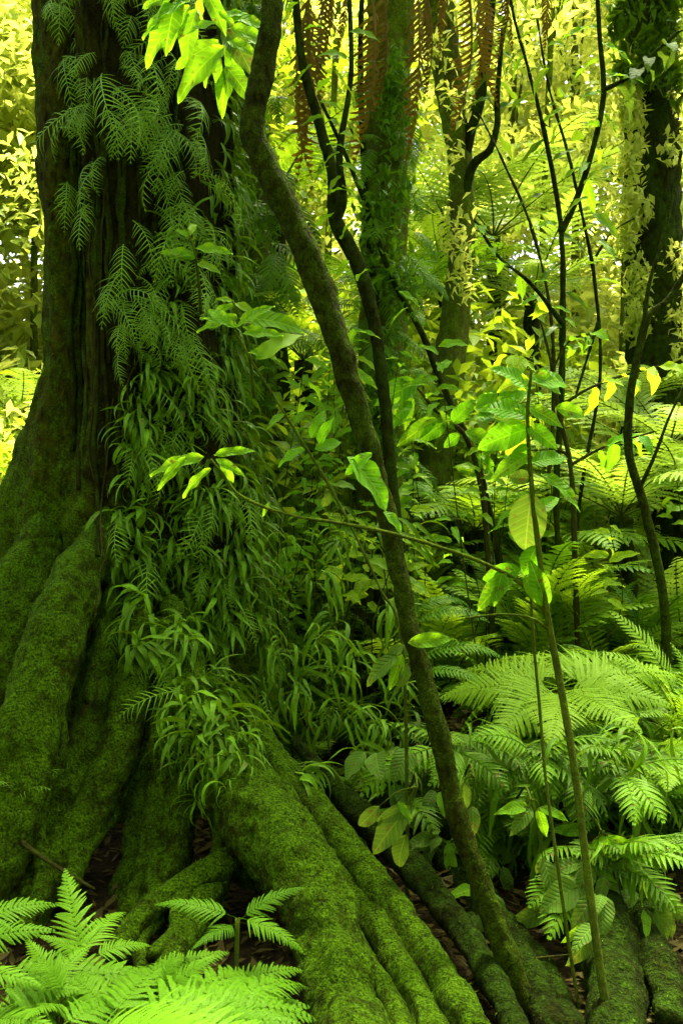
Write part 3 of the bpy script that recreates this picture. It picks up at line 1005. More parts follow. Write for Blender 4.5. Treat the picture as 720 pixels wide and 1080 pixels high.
# mossy forked tree
s4 = stem_thing('forked_tree', 'mossy olive forest tree forking high up, behind the middle saplings', 'tree',
                [(448, 600, 6.4, 46), (455, 500, 6.4, 38), (466, 430, 6.4, 36), (478, 350, 6.4, 31), (487, 260, 6.4, 27), (486, 180, 6.4, 26), (474, 90, 6.4, 30), (464, 10, 6.4, 33), (458, -100, 6.4, 34)], PB, rings=80, sides=20, rough=0.012)
branch(s4, [(484, 205, 6.4, 12), (494, 140, 6.35, 14), (504, 110, 6.3, 13), (512, 60, 6.3, 11), (520, -20, 6.3, 9)], DB)
branch(s4, [(484, 250, 6.4, 8), (496, 180, 6.3, 10), (516, 158, 6.2, 8), (524, 130, 6.2, 7), (524, 100, 6.2, 6), (530, 30, 6.2, 5)], DB)
crown_part('crown', 2600, [(P(460, -260, 6.4).x + rnd.uniform(-2, 2), 6.6 + rnd.uniform(-1.4, 1.6), rnd.uniform(5.4, 7.4), .8, .8, .5) for _ in range(9)], 0.16, M['bg_green'], s4, seed=21)
# thin saplings at right of middle
s6 = stem_thing('slim_sapling', 'slim dark sapling standing upright with a forked top, right of centre', 'tree',
                [(600, 700, 5.2, 7.3), (590, 600, 5.2, 6.7), (586, 520, 5.2, 6.7), (591, 430, 5.2, 6.7), (593, 330, 5.2, 6.1), (591, 240, 5.2, 5.5), (576, 150, 5.2, 4.9), (556, 70, 5.2, 3.7), (540, 10, 5.2, 3.1), (530, -60, 5.2, 2.5)], DB, rings=90)
branch(s6, [(591, 245, 5.2, 8), (606, 214, 5.2, 7), (624, 160, 5.2, 6), (636, 100, 5.2, 6), (632, 40, 5.2, 5), (628, -30, 5.2, 4)], DB)
branch(s6, [(634, 96, 5.2, 5), (664, 80, 5.15, 5), (690, 55, 5.1, 4), (722, 28, 5.1, 4), (760, 5, 5.1, 3)], DB)
branch(s6, [(592, 340, 5.2, 6), (560, 300, 4.7, 4), (525, 270, 4.8, 3), (500, 232, 4.8, 3)], DB)
s6b = stem_thing('wispy_sapling', 'wispy thin sapling with many fine side twigs near the dark ivied trunk', 'tree',
                 [(598, 660, 5.6, 4.2), (612, 520, 5.6, 3.7), (632, 400, 5.6, 3.7), (627, 300, 5.6, 3.7), (612, 220, 5.6, 3.1), (598, 160, 5.6, 3.1), (578, 90, 5.6, 2.5), (566, 20, 5.6, 1.9)], DB, rings=80)
branch(s6b, [(630, 340, 5.6, 4), (618, 380, 5.6, 3), (606, 420, 5.6, 3)], DB)
branch(s6b, [(628, 270, 5.6, 3), (645, 245, 5.6, 2), (668, 230, 5.6, 2)], DB)
s6c = stem_thing('slender_pole', 'slender straight stem close behind the slim forked sapling', 'tree',
                 [(570, 690, 5.8, 4.9), (574, 560, 5.8, 4.9), (583, 430, 5.8, 4.2), (580, 330, 5.8, 3.7), (560, 240, 5.8, 3.1), (530, 170, 5.8, 2.5), (505, 120, 5.8, 1.9)], TW, rings=70)
s6t = s6
for t_, pth, n, key, sz in ((s6t, [(590, 430, 5.2, 4), (593, 300, 5.2, 4), (576, 150, 5.2, 4), (550, 50, 5.2, 3), (530, -60, 5.2, 2)], 5, 'broad', .15),
                           (s6, [(590, 430, 5.2, 4), (593, 300, 5.2, 4), (576, 150, 5.2, 4), (550, 50, 5.2, 3), (530, -60, 5.2, 2)], 16, 'narrow_dark', .20),
                           (s6, [(606, 214, 5.2, 7), (624, 160, 5.2, 6), (636, 100, 5.2, 6), (632, 40, 5.2, 5), (628, -30, 5.2, 4)], 12, 'long', .22),
                           (s6, [(634, 96, 5.2, 5), (664, 80, 5.15, 5), (690, 55, 5.1, 4), (722, 28, 5.1, 4), (760, 5, 5.1, 3)], 14, 'broad_dull', .20),
                           (s6, [(592, 340, 5.2, 6), (560, 300, 4.7, 4), (525, 270, 4.8, 3), (500, 232, 4.8, 3)], 9, 'broad', .15),
                           (s6b, [(630, 340, 5, 4), (627, 250, 5, 3), (612, 180, 5, 3), (578, 70, 5, 3), (560, -20, 5, 3)], 16, 'lime', .17),
                           (s5, [(445, 352, 4.2, 4), (412, 290, 5.3, 3), (385, 215, 5.3, 2), (340, 110, 5.3, 2)], 9, 'broad', .13),
                           (s4, [(504, 110, 6.3, 4), (512, 60, 6.3, 3), (520, -20, 6.3, 3)], 8, 'narrow_dark', .25), (s4, [(516, 158, 6.2, 4), (524, 100, 6.2, 3), (530, 30, 6.2, 3)], 8, 'narrow_dark', .25),
                           (s2, [(394, 340, 4.5, 4), (354, 232, 4.5, 4), (340, 120, 4.5, 3), (310, -20, 4.5, 3)], 12, 'broad', .14), (s2, [(362, 210, 4.5, 4), (358, 150, 4.4, 3), (370, 20, 4.4, 3)], 9, 'lime', .13)):
    leaves_along(t_, pth, n, key, sz, start=0.1, hang=0.6)
s7 = stem_thing('crooked_sapling', 'crooked brown sapling forking beside the dark ivied trunk', 'tree',
                [(700, 640, 4.8, 9.8), (680, 540, 4.8, 9.8), (663, 480, 4.8, 9.0), (664, 420, 4.8, 8.2), (677, 352, 4.8, 8.2), (686, 330, 4.8, 7.5), (704, 316, 4.8, 6.8), (724, 285, 4.8, 6.0), (750, 240, 4.8, 4.5)], SB, rings=80)
branch(s7, [(678, 345, 4.8, 5.2), (684, 300, 4.8, 4.5), (696, 260, 4.8, 3.8), (708, 210, 4.8, 3.8), (718, 160, 4.8, 3.0)], SB)
branch(s7, [(672, 520, 4.8, 4.5), (690, 480, 4.7, 3.8), (705, 440, 4.7, 3.0), (725, 400, 4.7, 3.0)], SB)

# leafy saplings close to the camera
y1 = [(646, 1100, 2.62, 10), (640, 1070, 2.63, 9), (632, 1020, 2.65, 9), (620, 930, 2.7, 8.5), (605, 810, 2.75, 8), (590, 720, 2.8, 8), (577, 650, 2.8, 7), (567, 575, 2.8, 6), (560, 510, 2.8, 5), (556, 440, 2.8, 4), (560, 390, 2.8, 3)]
s8 = stem_thing('leafy_sapling', 'straight green stemmed sapling with drooping pale leaves, in front of the ferns', 'sapling', y1, M['stem_green'], rings=90, sides=10, rough=0.001)
branch(s8, [(576, 648, 2.8, 5), (548, 615, 2.8, 4.5), (510, 594, 2.8, 4.5), (460, 576, 2.8, 4), (410, 562, 2.8, 4), (360, 552, 2.8, 4), (310, 545, 2.8, 3)], M['stem_green'])
branch(s8, [(580, 665, 2.8, 4), (560, 652, 2.8, 3), (530, 648, 2.85, 2.5), (490, 652, 2.9, 2)], M['stem_green'])
for a in (('glow', 556, 440, 506, 420), ('glow', 558, 452, 498, 470), ('glow', 558, 410, 520, 384), ('glow', 560, 402, 606, 396), ('broad', 556, 480, 515, 505), ('glow', 548, 600, 505, 612), ('glow', 566, 575, 548, 612), ('glow', 560, 488, 600, 480), ('glow', 556, 450, 590, 470), ('glow', 560, 470, 536, 486), ('glow', 566, 540, 590, 520), ('broad', 540, 606, 498, 640), ('broad', 553, 608, 572, 640), ('broad_dull', 560, 520, 550, 592), ('long', 570, 500, 622, 530), ('broad', 560, 470, 538, 476), ('broad_yellow', 556, 445, 518, 432), ('broad_yellow', 560, 440, 536, 480),
          ('broad', 557, 430, 596, 448), ('broad_yellow', 558, 400, 522, 408), ('broad', 560, 395, 602, 410), ('broad_dull', 562, 505, 530, 500), ('broad', 575, 640, 560, 590), ('broad', 530, 600, 520, 640), ('broad', 585, 430, 625, 436)):
    leaf_px(s8, a[0], *a[1:], 2.8, rnd.uniform(-.05, .05), roll=rnd.uniform(-.4, .4), width=1.3)
s9 = stem_thing('wiry_sapling', 'very thin dark bare stem beside the straight green sapling', 'sapling',
                [(620, 1100, 2.75, 4.5), (612, 1070, 2.76, 3.8), (600, 1000, 2.8, 3.8), (590, 930, 2.8, 3.8), (576, 830, 2.85, 3.4), (568, 740, 2.9, 3.4), (561, 660, 2.9, 3.0), (558, 560, 2.9, 2.2)], M['stem_green'], rings=60, sides=8, rough=0.0005)

# leafy twig sapling in the middle (leaves at 400-540, 400-530)
s10 = stem_thing('young_tree', 'young tree with yellow green leaves on a slanting twig, left of centre gap', 'sapling',
                 [(520, 700, 5.0, 6.8), (515, 600, 5.0, 6.0), (508, 520, 5.0, 6.0), (492, 462, 5.0, 5.1), (466, 440, 5.0, 4.2), (440, 410, 5.0, 3.4), (424, 396, 5.0, 2.5)], TW, rings=60, sides=8)
for a in (('glow', 440, 404, 394, 422), ('long', 432, 414, 428, 456), ('glow', 434, 424, 403, 452), ('broad', 458, 434, 480, 452), ('long', 460, 440, 418, 470), ('glow', 470, 444, 440, 466), ('glow', 486, 458, 466, 472),
          ('glow', 500, 432, 560, 410), ('glow', 500, 440, 552, 440), ('broad', 490, 455, 530, 470), ('glow', 476, 446, 500, 420), ('broad', 506, 500, 480, 492), ('glow', 500, 480, 528, 500)):
    leaf_px(s10, a[0], *a[1:], 5.0, rnd.uniform(-.08, .08), roll=rnd.uniform(-.4, .4), width=1.3)
# leafy sapling right (520-680, 360-480)
s11 = stem_thing('sunlit_sapling', 'bushy young sapling with shining lime leaves below the slim dark saplings', 'sapling',
                 [(610, 720, 5.0, 6.8), (606, 600, 5.0, 6.0), (602, 500, 5.0, 5.1), (588, 430, 5.0, 4.2), (580, 380, 5.0, 3.4), (570, 340, 5.0, 2.5)], TW, rings=60, sides=8)
for pth, n in (([(588, 430, 5.0, 4), (620, 410, 5.0, 3), (660, 395, 5.0, 3), (700, 385, 5.0, 2)], 8), ([(602, 490, 5.0, 4), (640, 470, 5.0, 3), (690, 455, 5.0, 2)], 7), ([(600, 480, 5.0, 4), (560, 462, 5.0, 3), (520, 455, 5.0, 2)], 8),
               ([(584, 400, 5.0, 4), (560, 380, 5.0, 3), (530, 372, 5.0, 2)], 6), ([(582, 390, 5.0, 3), (600, 360, 5.0, 2), (628, 350, 5.0, 2)], 6)):
    br = branch(s11, pth, TW, sides=6)
    leaves_along(br, pth, n, rnd.choice(('broad_yellow', 'glow', 'broad')), 0.185, hang=0.5)

# long twig with leaf whorl in front of the trunk
branch(s8, [(318, 546, 2.8, 3.2), (282, 536, 2.82, 3), (250, 520, 2.85, 2.8), (232, 496, 2.85, 2.4), (222, 484, 2.85, 2)], M['stem_green'])
for a in (('long', 215, 482, 153, 496), ('long', 196, 482, 163, 516), ('long', 222, 494, 186, 524), ('long', 228, 484, 258, 500), ('broad', 232, 486, 250, 512), ('long', 226, 480, 270, 470), ('broad', 284, 530, 276, 545)):
    leaf_px(s8, a[0], *a[1:], 2.85, rnd.uniform(-.03, .03), roll=rnd.uniform(-.2, .2))
for a in (('broad_dull', 420, 690, 380, 720), ('broad_dull', 425, 680, 400, 700), ('broad', 430, 678, 480, 672), ('broad', 424, 690, 410, 730), ('broad_dull', 428, 700, 424, 730)):
    leaf_px(lean, a[0], *a[1:], 2.88, rnd.uniform(-.03, .03), roll=rnd.uniform(-.3, .3))

for a in (('glow', 366, 482, 424, 534), ('glow', 392, 478, 362, 500), ('glow', 404, 540, 430, 560)):
    leaf_px(lean, a[0], *a[1:], 2.84, 0.0, roll=rnd.uniform(-.2, .2), up=Vector((0, -.7, .8)))
# slanting twig with round leaves left of the leaning sapling
s13 = stem_thing('twiggy_sapling', 'thin sapling with roundish pale leaves leaning just behind the elbowed stem', 'sapling',
                 [(425, 690, 3.4, 3.9), (400, 620, 3.4, 3.3), (372, 560, 3.4, 2.8), (346, 510, 3.4, 2.8), (320, 468, 3.4, 2.2), (290, 420, 3.4, 2.2), (265, 380, 3.4, 1.7), (246, 345, 3.4, 1.4)], M['stem_green'], rings=60, sides=8)
for a in (('glow', 328, 462, 344, 430), ('glow', 332, 474, 364, 462), ('glow', 322, 474, 288, 486), ('broad_dull', 350, 518, 338, 540), ('broad_dull', 352, 512, 378, 508), ('broad', 380, 482, 372, 500), ('broad', 300, 436, 280, 450),
          ('broad', 250, 345, 210, 330), ('broad', 250, 345, 288, 318), ('broad', 256, 352, 300, 350), ('broad', 262, 372, 300, 372), ('broad', 246, 345, 215, 318), ('lime', 270, 380, 320, 340), ('glow', 336, 468, 350, 440)):
    leaf_px(s13, a[0], *a[1:], 3.4, rnd.uniform(-.05, .05), roll=rnd.uniform(-.4, .4))
# seedling on trunk at (185-240, 250-285)
s14 = thing('seedling', 'small seedling with five oval leaves growing out of the huge trunk', 'seedling', P(212, 330, 3.9))
tube_part('stem', px_path([(212, 330, 3.95, 4), (210, 300, 3.85, 3.5), (206, 268, 3.8, 3), (200, 248, 3.8, 2.5)]), M['stem_green'], s14, rings=16, sides=6)
for a in (('broad', 207, 270, 168, 262), ('broad', 207, 272, 178, 270), ('lime', 208, 278, 234, 284), ('broad', 206, 262, 246, 264), ('broad', 200, 250, 184, 240), ('lime', 201, 248, 206, 228)):
    leaf_px(s14, a[0], *a[1:], 3.8, rnd.uniform(-.03, .03))
s15 = thing('seedling', 'seedling with long pointed lime leaves growing from the fern mantle', 'seedling', P(262, 360, 3.7))
tube_part('stem', px_path([(268, 420, 3.8, 4), (262, 370, 3.7, 3.5), (252, 335, 3.6, 3), (246, 318, 3.6, 2.5)]), M['stem_green'], s15, rings=16, sides=6)
for a in (('broad', 248, 322, 214, 332), ('lime', 248, 320, 272, 328), ('broad', 252, 336, 330, 336), ('long', 252, 334, 205, 345), ('lime', 246, 318, 226, 312), ('long', 256, 345, 300, 355)):
    leaf_px(s15, a[0], *a[1:], 3.6, rnd.uniform(-.03, .03))
# overhanging bough top left
s16 = thing('overhanging_bough', 'leafy bough with big glowing leaves reaching down before the huge trunk', 'branch', P(230, -160, 3.3))
tube_part('branch', px_path([(250, -200, 3.35, 16), (236, -90, 3.3, 10), (228, -10, 3.3, 6), (232, 40, 3.3, 4), (240, 90, 3.3, 3)]), TW, s16, rings=30, sides=8)
tube_part('branch', px_path([(228, -20, 3.3, 6), (196, -10, 3.25, 4), (180, 2, 3.2, 3)]), TW, s16, rings=16, sides=6)
for a in (('broad', 194, 12, 141, 60), ('broad', 188, -8, 172, 52), ('broad', 200, 6, 170, 48), ('broad', 228, 24, 196, 30), ('broad', 232, 44, 180, 68), ('broad', 232, 46, 212, 90), ('broad', 240, 44, 272, 50), ('broad', 238, 60, 262, 92),
          ('broad', 232, 20, 262, 8), ('broad', 236, 64, 240, 96), ('broad', 230, 12, 252, 30), ('broad', 214, -8, 206, 26), ('broad', 240, 40, 228, 96), ('broad', 226, -6, 262, -16), ('broad_dull', 236, 30, 270, 68), ('broad', 186, -4, 146, 4), ('broad', 240, 44, 290, 34), ('broad', 232, 20, 282, 14), ('broad', 190, 10, 146, 36), ('broad', 200, 0, 150, 22), ('broad', 236, 50, 176, 96), ('broad', 244, 70, 226, 118), ('broad', 242, 30, 286, 40), ('broad', 208, 10, 186, 66), ('broad', 238, 70, 272, 110), ('broad', 216, -10, 240, 34)):
    leaf_px(s16, a[0], *a[1:], 3.25 + rnd.uniform(-.08, .12), rnd.uniform(-.06, .06), roll=rnd.uniform(-.3, .3), width=1.15)

# ------------------------------------------------------------------ tree fern with a skirt of dead fronds
tf = stem_thing('tree_fern', 'tree fern with a trunk wrapped in small ferns and a skirt of brown dead fronds', 'tree fern',
                [(398, 620, 5.6, 54), (400, 480, 5.6, 50), (404, 330, 5.6, 48), (408, 160, 5.6, 48), (412, 20, 5.6, 48), (414, -80, 5.6, 50)], PB, rings=90, sides=28, rough=0.03)
top = P(413, -70, 5.5)
for (x0, y0, x1, y1, d, wd) in ((326, -20, 318, 178, 4.9, .8), (346, -40, 330, 120, 5.0, .7), (392, -30, 380, 182, 4.8, .85), (400, -40, 392, 120, 5.1, .8), (436, -30, 428, 158, 4.8, .7), (448, -30, 446, 100, 5.0, .7),
                               (494, -30, 488, 150, 5.0, .6), (512, -30, 516, 112, 4.8, .9), (532, -40, 530, 60, 5.0, .7), (575, -40, 566, 62, 4.9, .9), (366, -40, 360, 60, 5.0, .8), (470, -50, 470, 70, 5.2, .8)):
    A = P(x0, y0 + 10, d); B = P(x1, y1 + 22, d)
    ds = tube_part('dead_stalk', [(top.x, top.y, top.z, .012), ((top.x + A.x) / 2, (top.y + A.y) / 2, max(top.z, A.z) + .12, .010), (A.x, A.y, A.z, .006)], M['dead'], tf, rings=10, sides=5)
    for j in range(2):
        if j and rnd.random() < .7:
            continue
        place('dead_frond', FR['dead'], A + j * Vector((rnd.uniform(-.05, .05), .03, .06)) + Vector((rnd.uniform(-.02, .02), rnd.uniform(-.05, .05), 0)), B + Vector((rnd.uniform(-.03, .03), rnd.uniform(-.05, .05), rnd.uniform(0, .12))), ds, up=Vector((rnd.uniform(-.5, .5), -1, 0.1)), width=wd * 1.1, roll=rnd.choice((-1, 1)) * rnd.uniform(.1, .6))
for k in range(12):
    a = k * 0.52 + rnd.uniform(-.1, .1)
    d = Vector((math.cos(a), math.sin(a), 0.30))
    place('frond', FR['lace_lime'], top + Vector((0, 0, .1)), top + d * rnd.uniform(1.5, 1.9) + Vector((0, 0, .1)), tf, up=Vector((0, 0, 1)))

# ------------------------------------------------------------------ ferns
def fern(px, py, d, key, L, n=7, el=(0.35, 0.9), label='', group=None, az=(0, 2 * math.pi), name='fern', onground=True, hz=None):
    p = P(px, py, d)
    if onground:
        p.z = ground_z(p.x, p.y) - 0.01
    if hz is not None:
        p.z = hz
    t = thing(name, label, 'fern', p, group)
    for i in range(n):
        a = az[0] + (az[1] - az[0]) * (i + rnd.uniform(-.25, .25) + .5) / n
        e = rnd.uniform(*el)
        dv = Vector((math.cos(a) * math.cos(e), math.sin(a) * math.cos(e), math.sin(e)))
        place('frond', FR[key], p, p + dv * L * rnd.uniform(.75, 1.15), t, up=Vector((rnd.uniform(-.15, .15), rnd.uniform(-.15, .15), 1)), roll=rnd.uniform(-.3, .3))
    return t


def fern_fronds(label, base, fr, key, group=None, name='fern', up=Vector((0, -0.35, 1)), stem=True):
    """fern whose fronds are set one by one: fr = [(x0,y0,d0,x1,y1,d1,width)]"""
    b = P(*base); b.z = ground_z(b.x, b.y)
    t = thing(name, label, 'fern', b, group)
    for (x0, y0, d0, x1, y1, d1, w) in fr:
        A = P(x0, y0, d0)
        st = t
        if stem and (A - b).length > 0.05:
            mid = (A + b) / 2 + Vector((0, 0, 0.05))
            st = tube_part('stalk', [(b.x, b.y, b.z - .02, .004), (mid.x, mid.y, mid.z, .0035), (A.x, A.y, A.z, .003)], M['stem_green'], t, rings=10, sides=6)
        place('frond', FR[key], A, P(x1, y1, d1), st, up=up + Vector((rnd.uniform(-.1, .1), rnd.uniform(-.1, .1), 0)), width=w)
    return t


fern_fronds('bright green lacy fern spread widest over the roots at the foot of the huge tree', (120, 1120, 2.2),
            [(150, 1085, 2.15, 336, 1052, 2.35, 1.0), (120, 1090, 2.1, 330, 1085, 2.1, 1.0), (140, 1085, 2.2, 290, 1010, 2.6, .95), (90, 1095, 2.1, 250, 1090, 1.95, 1.0), (110, 1080, 2.2, 200, 1005, 2.6, .9),
             (60, 1085, 2.15, 150, 1050, 2.4, 1.0), (190, 1085, 2.15, 330, 1020, 2.5, .8)], 'bracken')
fern_fronds('bright fern with an upright frond tip in the lower corner beside the huge root', (40, 1040, 2.55),
            [(88, 1020, 2.5, 68, 912, 2.75, .75), (96, 1010, 2.5, 160, 990, 2.6, .95), (92, 1015, 2.5, 40, 985, 2.45, .9), (84, 1010, 2.5, 128, 948, 2.75, .8)], 'bracken')
fern_fronds('lime fern frond reaching in over the leaf litter at the lower edge', (-60, 1030, 2.5),
            [(-50, 985, 2.45, 64, 942, 2.6, 1.0), (-60, 1010, 2.4, 60, 968, 2.45, .9), (-60, 1030, 2.35, 50, 1030, 2.3, .8)], 'bracken')
fern_fronds('small upright fern with three spreading fronds against the dark hollow between roots', (248, 1050, 2.55),
            [(249, 968, 2.6, 158, 950, 2.6, .8), (251, 972, 2.6, 322, 928, 2.7, .65), (252, 968, 2.58, 326, 1000, 2.5, .75), (249, 975, 2.6, 205, 1000, 2.45, .7)], 'bracken')

fern_fronds('lacy fern of many small fronds in the very corner under the leftmost root', (-20, 1100, 2.3),
            [(rnd.uniform(-30, 120), rnd.uniform(1030, 1090), 2.35, x_, y_, 2.5 + rnd.uniform(-.15, .1), 1.0) for x_, y_ in ((20, 990), (64, 1002), (100, 1020), (150, 1040), (-10, 1020), (40, 1050), (120, 1060), (180, 1030), (90, 985))], 'bracken')
fern_fronds('lacy fern of many small fronds crowding the foot of the hooked root', (220, 1110, 2.3),
            [(rnd.uniform(160, 260), rnd.uniform(1040, 1090), 2.35, x_, y_, 2.5 + rnd.uniform(-.15, .1), 1.0) for x_, y_ in ((180, 1000), (222, 996), (262, 1010), (300, 1030), (330, 1060), (200, 1030), (290, 1075), (150, 1050), (250, 1040))], 'bracken')
fern_fronds('bright low fern filling the gap between the lower edge and the hooked root', (60, 1060, 2.4),
            [(70, 1050, 2.4, 150, 1012, 2.55, 1.0), (60, 1045, 2.4, 20, 1010, 2.5, 1.0), (66, 1060, 2.35, 30, 1072, 2.2, 1.0), (80, 1060, 2.35, 180, 1062, 2.3, 1.0), (150, 1040, 2.5, 244, 1002, 2.66, 1.0), (120, 1070, 2.3, 60, 1020, 2.45, 1.0), (0, 1050, 2.4, 90, 1045, 2.35, 1.0), (-20, 1080, 2.3, 60, 1075, 2.2, 1.0), (200, 1070, 2.3, 300, 1040, 2.4, 1.0), (230, 1050, 2.45, 320, 1012, 2.6, .9), (180, 1090, 2.2, 320, 1078, 2.15, 1.0), (100, 1085, 2.2, 210, 1078, 2.15, 1.0)], 'bracken')

# big flat lime fern right of the leaning sapling
fern_fronds('wide flat lime fern spreading like a table behind the straight green sapling', (590, 830, 4.2),
            [(590, 726, 4.0, 712, 732, 3.8, 1.1), (590, 726, 4.0, 462, 718, 4.1, 1.1), (590, 722, 4.1, 545, 680, 4.7, 1.3), (592, 722, 4.1, 660, 686, 4.6, 1.2), (590, 726, 4.0, 660, 765, 3.5, 1.1), (588, 726, 4.0, 510, 760, 3.6, 1.1), (592, 724, 4.1, 716, 702, 4.3, 1.1), (588, 724, 4.1, 478, 694, 4.5, 1.1), (590, 724, 4.1, 600, 680, 4.8, 1.2), (590, 729, 3.95, 590, 775, 3.45, 1.1)], 'bracken_pale', up=Vector((0, -0.8, 1)))
fern_fronds('second lime bracken lapping under the table like one, nearer the sword fern', (680, 860, 4.0),
            [(690, 800, 3.9, 600, 800, 3.7, 1.0), (690, 800, 3.9, 760, 770, 3.7, 1.0), (690, 800, 3.9, 640, 835, 3.4, 1.0), (690, 798, 3.9, 720, 830, 3.4, 1.0), (690, 796, 3.9, 650, 772, 4.3, 1.0)], 'bracken_lime', up=Vector((0, -0.6, 1)))

# sword ferns at right edge
fern_fronds('tall sword fern arching in from the edge with comb like fronds', (720, 820, 4.4),
            [(716, 800, 4.4, 690, 668, 4.3, .9), (716, 800, 4.4, 622, 672, 4.3, 1.0), (720, 790, 4.5, 624, 640, 4.6, 1.0), (722, 780, 4.4, 740, 640, 4.4, 1.0), (716, 800, 4.4, 660, 770, 3.9, 1.0), (716, 800, 4.3, 700, 720, 4.0, .9), (716, 800, 4.4, 640, 700, 4.1, 1.0)], 'sword')
fern_fronds('upright curled sword fern in the shade behind the tall arching one', (672, 700, 5.2),
            [(672, 680, 5.2, 630, 602, 5.2, .9), (672, 680, 5.2, 655, 610, 5.3, .8), (672, 680, 5.2, 712, 640, 5.2, .8)], 'sword_mid')
fern_fronds('sword fern with two drooping fronds low behind the leaning sapling', (430, 760, 4.4),
            [(436, 700, 4.4, 540, 690, 4.3, 1.0), (432, 660, 4.5, 525, 652, 4.4, 1.1), (432, 650, 4.5, 500, 630, 4.6, 1.1), (430, 720, 4.3, 520, 720, 4.1, 1.0)], 'sword_mid')

gA = 'lace ferns in the middle distance'
for (px, d, key, L, lab) in (
        (470, 6.2, 'lace_lime', 1.0, 'lime lace fern growing at the foot of the forked tree'), (530, 6.6, 'lace_lime', 1.1, 'lime lace fern between the slender poles and the forked tree'), (540, 5.6, 'lace_lime', .9, 'low lime lace fern before the slender poles'),
        (690, 6.4, 'lace_pale', 1.3, 'pale feathery fern by the foot of the dark ivied trunk'), (640, 6.0, 'lace_pale', 1.2, 'pale feathery fern beside the crooked sapling'), (730, 5.6, 'lace_pale', 1.1, 'pale feathery fern leaning in at the edge under the crooked sapling'),
        (600, 7.0, 'lace_pale', 1.2, 'pale feathery fern behind the slim dark sapling'), (420, 6.6, 'lace', .9, 'mid green lace fern at the foot of the tree fern'), (350, 6.0, 'lace_lime', .9, 'lime lace fern between the huge trunk and the tree fern')):
    fern(px, 600, d, key, L, n=8, el=(0.25, 0.9), label=lab)
# tree ferns in the background: crowns with pale level fronds
for (px, py, d, L, lab, key) in ((520, 250, 9.0, 1.5, 'pale tree fern crown glowing behind the forked tree', 'lace_pale'), (470, 300, 8.0, 1.1, 'lower pale tree fern left of the forked trunk', 'lace_lime'), (660, 440, 7.2, 1.1, 'pale tree fern crown before the dark ivied trunk', 'lace_pale'),
                                 (720, 520, 6.0, 1.1, 'spreading tree fern at the edge above the sword ferns', 'lace_pale'), (415, 330, 6.6, .9, 'green tree fern crown close behind the ferny trunk', 'lace'), (290, 210, 6.6, 1.1, 'drooping tree fern beside the huge trunk', 'lace_lime'),
                                 (320, 380, 6.2, .9, 'young tree fern in the gap beside the huge trunk', 'lace_lime'), (20, 440, 9.0, 1.3, 'pale tree fern far beyond the flank of the huge trunk', 'lace_pale'), (655, 545, 5.7, .95, 'low tree fern spreading pale fronds under the crooked sapling', 'lace_pale'),
                                 (705, 470, 6.3, 1.1, 'pale tree fern half behind the crooked sapling fork', 'lace_pale'), (600, 590, 5.9, .9, 'low pale tree fern behind the flat lime fern', 'lace_lime'), (500, 560, 5.9, .85, 'low lime tree fern right of the leaning sapling', 'lace_lime'), (560, 320, 8.0, 1.2, 'pale tree fern crown behind the slim forked sapling', 'lace_pale'), (470, 235, 8.6, 1.2, 'high pale tree fern seen past the forked tree', 'lace_pale')):
    c = P(px, py, d)
    g = ground_z(c.x, c.y)
    t = thing('tree_fern', lab, 'tree fern', (c.x, c.y, g))
    tube_part('trunk', [(c.x, c.y, g - .05, .09), (c.x + .03, c.y, (g + c.z) / 2, .07), (c.x, c.y, c.z, .06)], DB, t, rings=30, sides=12, rough=0.02, freq=16)
    n = 11
    for i in range(n):
        a = 2 * math.pi * (i + rnd.uniform(-.3, .3)) / n
        e = rnd.uniform(0.05, 0.5)
        dv = Vector((math.cos(a) * math.cos(e), math.sin(a) * math.cos(e), math.sin(e)))
        place('frond', FR[key], c, c + dv * L * rnd.uniform(.8, 1.15), t, up=Vector((0, 0, 1)), roll=rnd.uniform(-.3, .3))

# ferns of the bank: strap and fishtail tufts, individually
BGR = 'ferns crowding the bank'
for k in range(30):
    x = rnd.uniform(0.0, 2.2); y = rnd.uniform(3.75, 5.6)
    z = ground_z(x, y)
    lab = 'dark narrow leaved fern tuft in the thick growth on the bank'
    s = rnd.uniform(.7, 1.2)
    strap_tuft(Vector((x, y, z + rnd.uniform(0, .12))), Vector((rnd.uniform(-1, 1), -1, 0.8)), STL, s, lab, BGR)
for k in range(46):
    x = rnd.uniform(-0.1, 2.3); y = rnd.uniform(3.8, 5.8)
    p = Vector((x, y, ground_z(x, y)))
    t = thing('comb_fern', 'mid green fern with deeply cut fronds in the growth on the bank', 'fern', p, BGR)
    for i in range(5):
        a = rnd.uniform(0, 6.28); e = rnd.uniform(0.2, 0.9)
        dv = Vector((math.cos(a) * math.cos(e), -abs(math.sin(a)) * math.cos(e), math.sin(e)))
        place('frond', FR['comb_light'], p, p + dv * rnd.uniform(.32, .6), t, up=Vector((0, -.2, 1)), roll=rnd.uniform(-.3, .3))
# growth beside the huge trunk on the right (300-430, 560-800)
for k in range(38):
    px, py, d = rnd.uniform(285, 440), rnd.uniform(540, 810), rnd.uniform(3.75, 4.6)
    p = P(px, py, d)
    strap_tuft(p, Vector((rnd.uniform(-.5, .8), -1, 0.3)), STL, rnd.uniform(.55, .85), 'leafy fern tuft piled against the right flank of the huge trunk', 'ferns piled against the trunk flank')
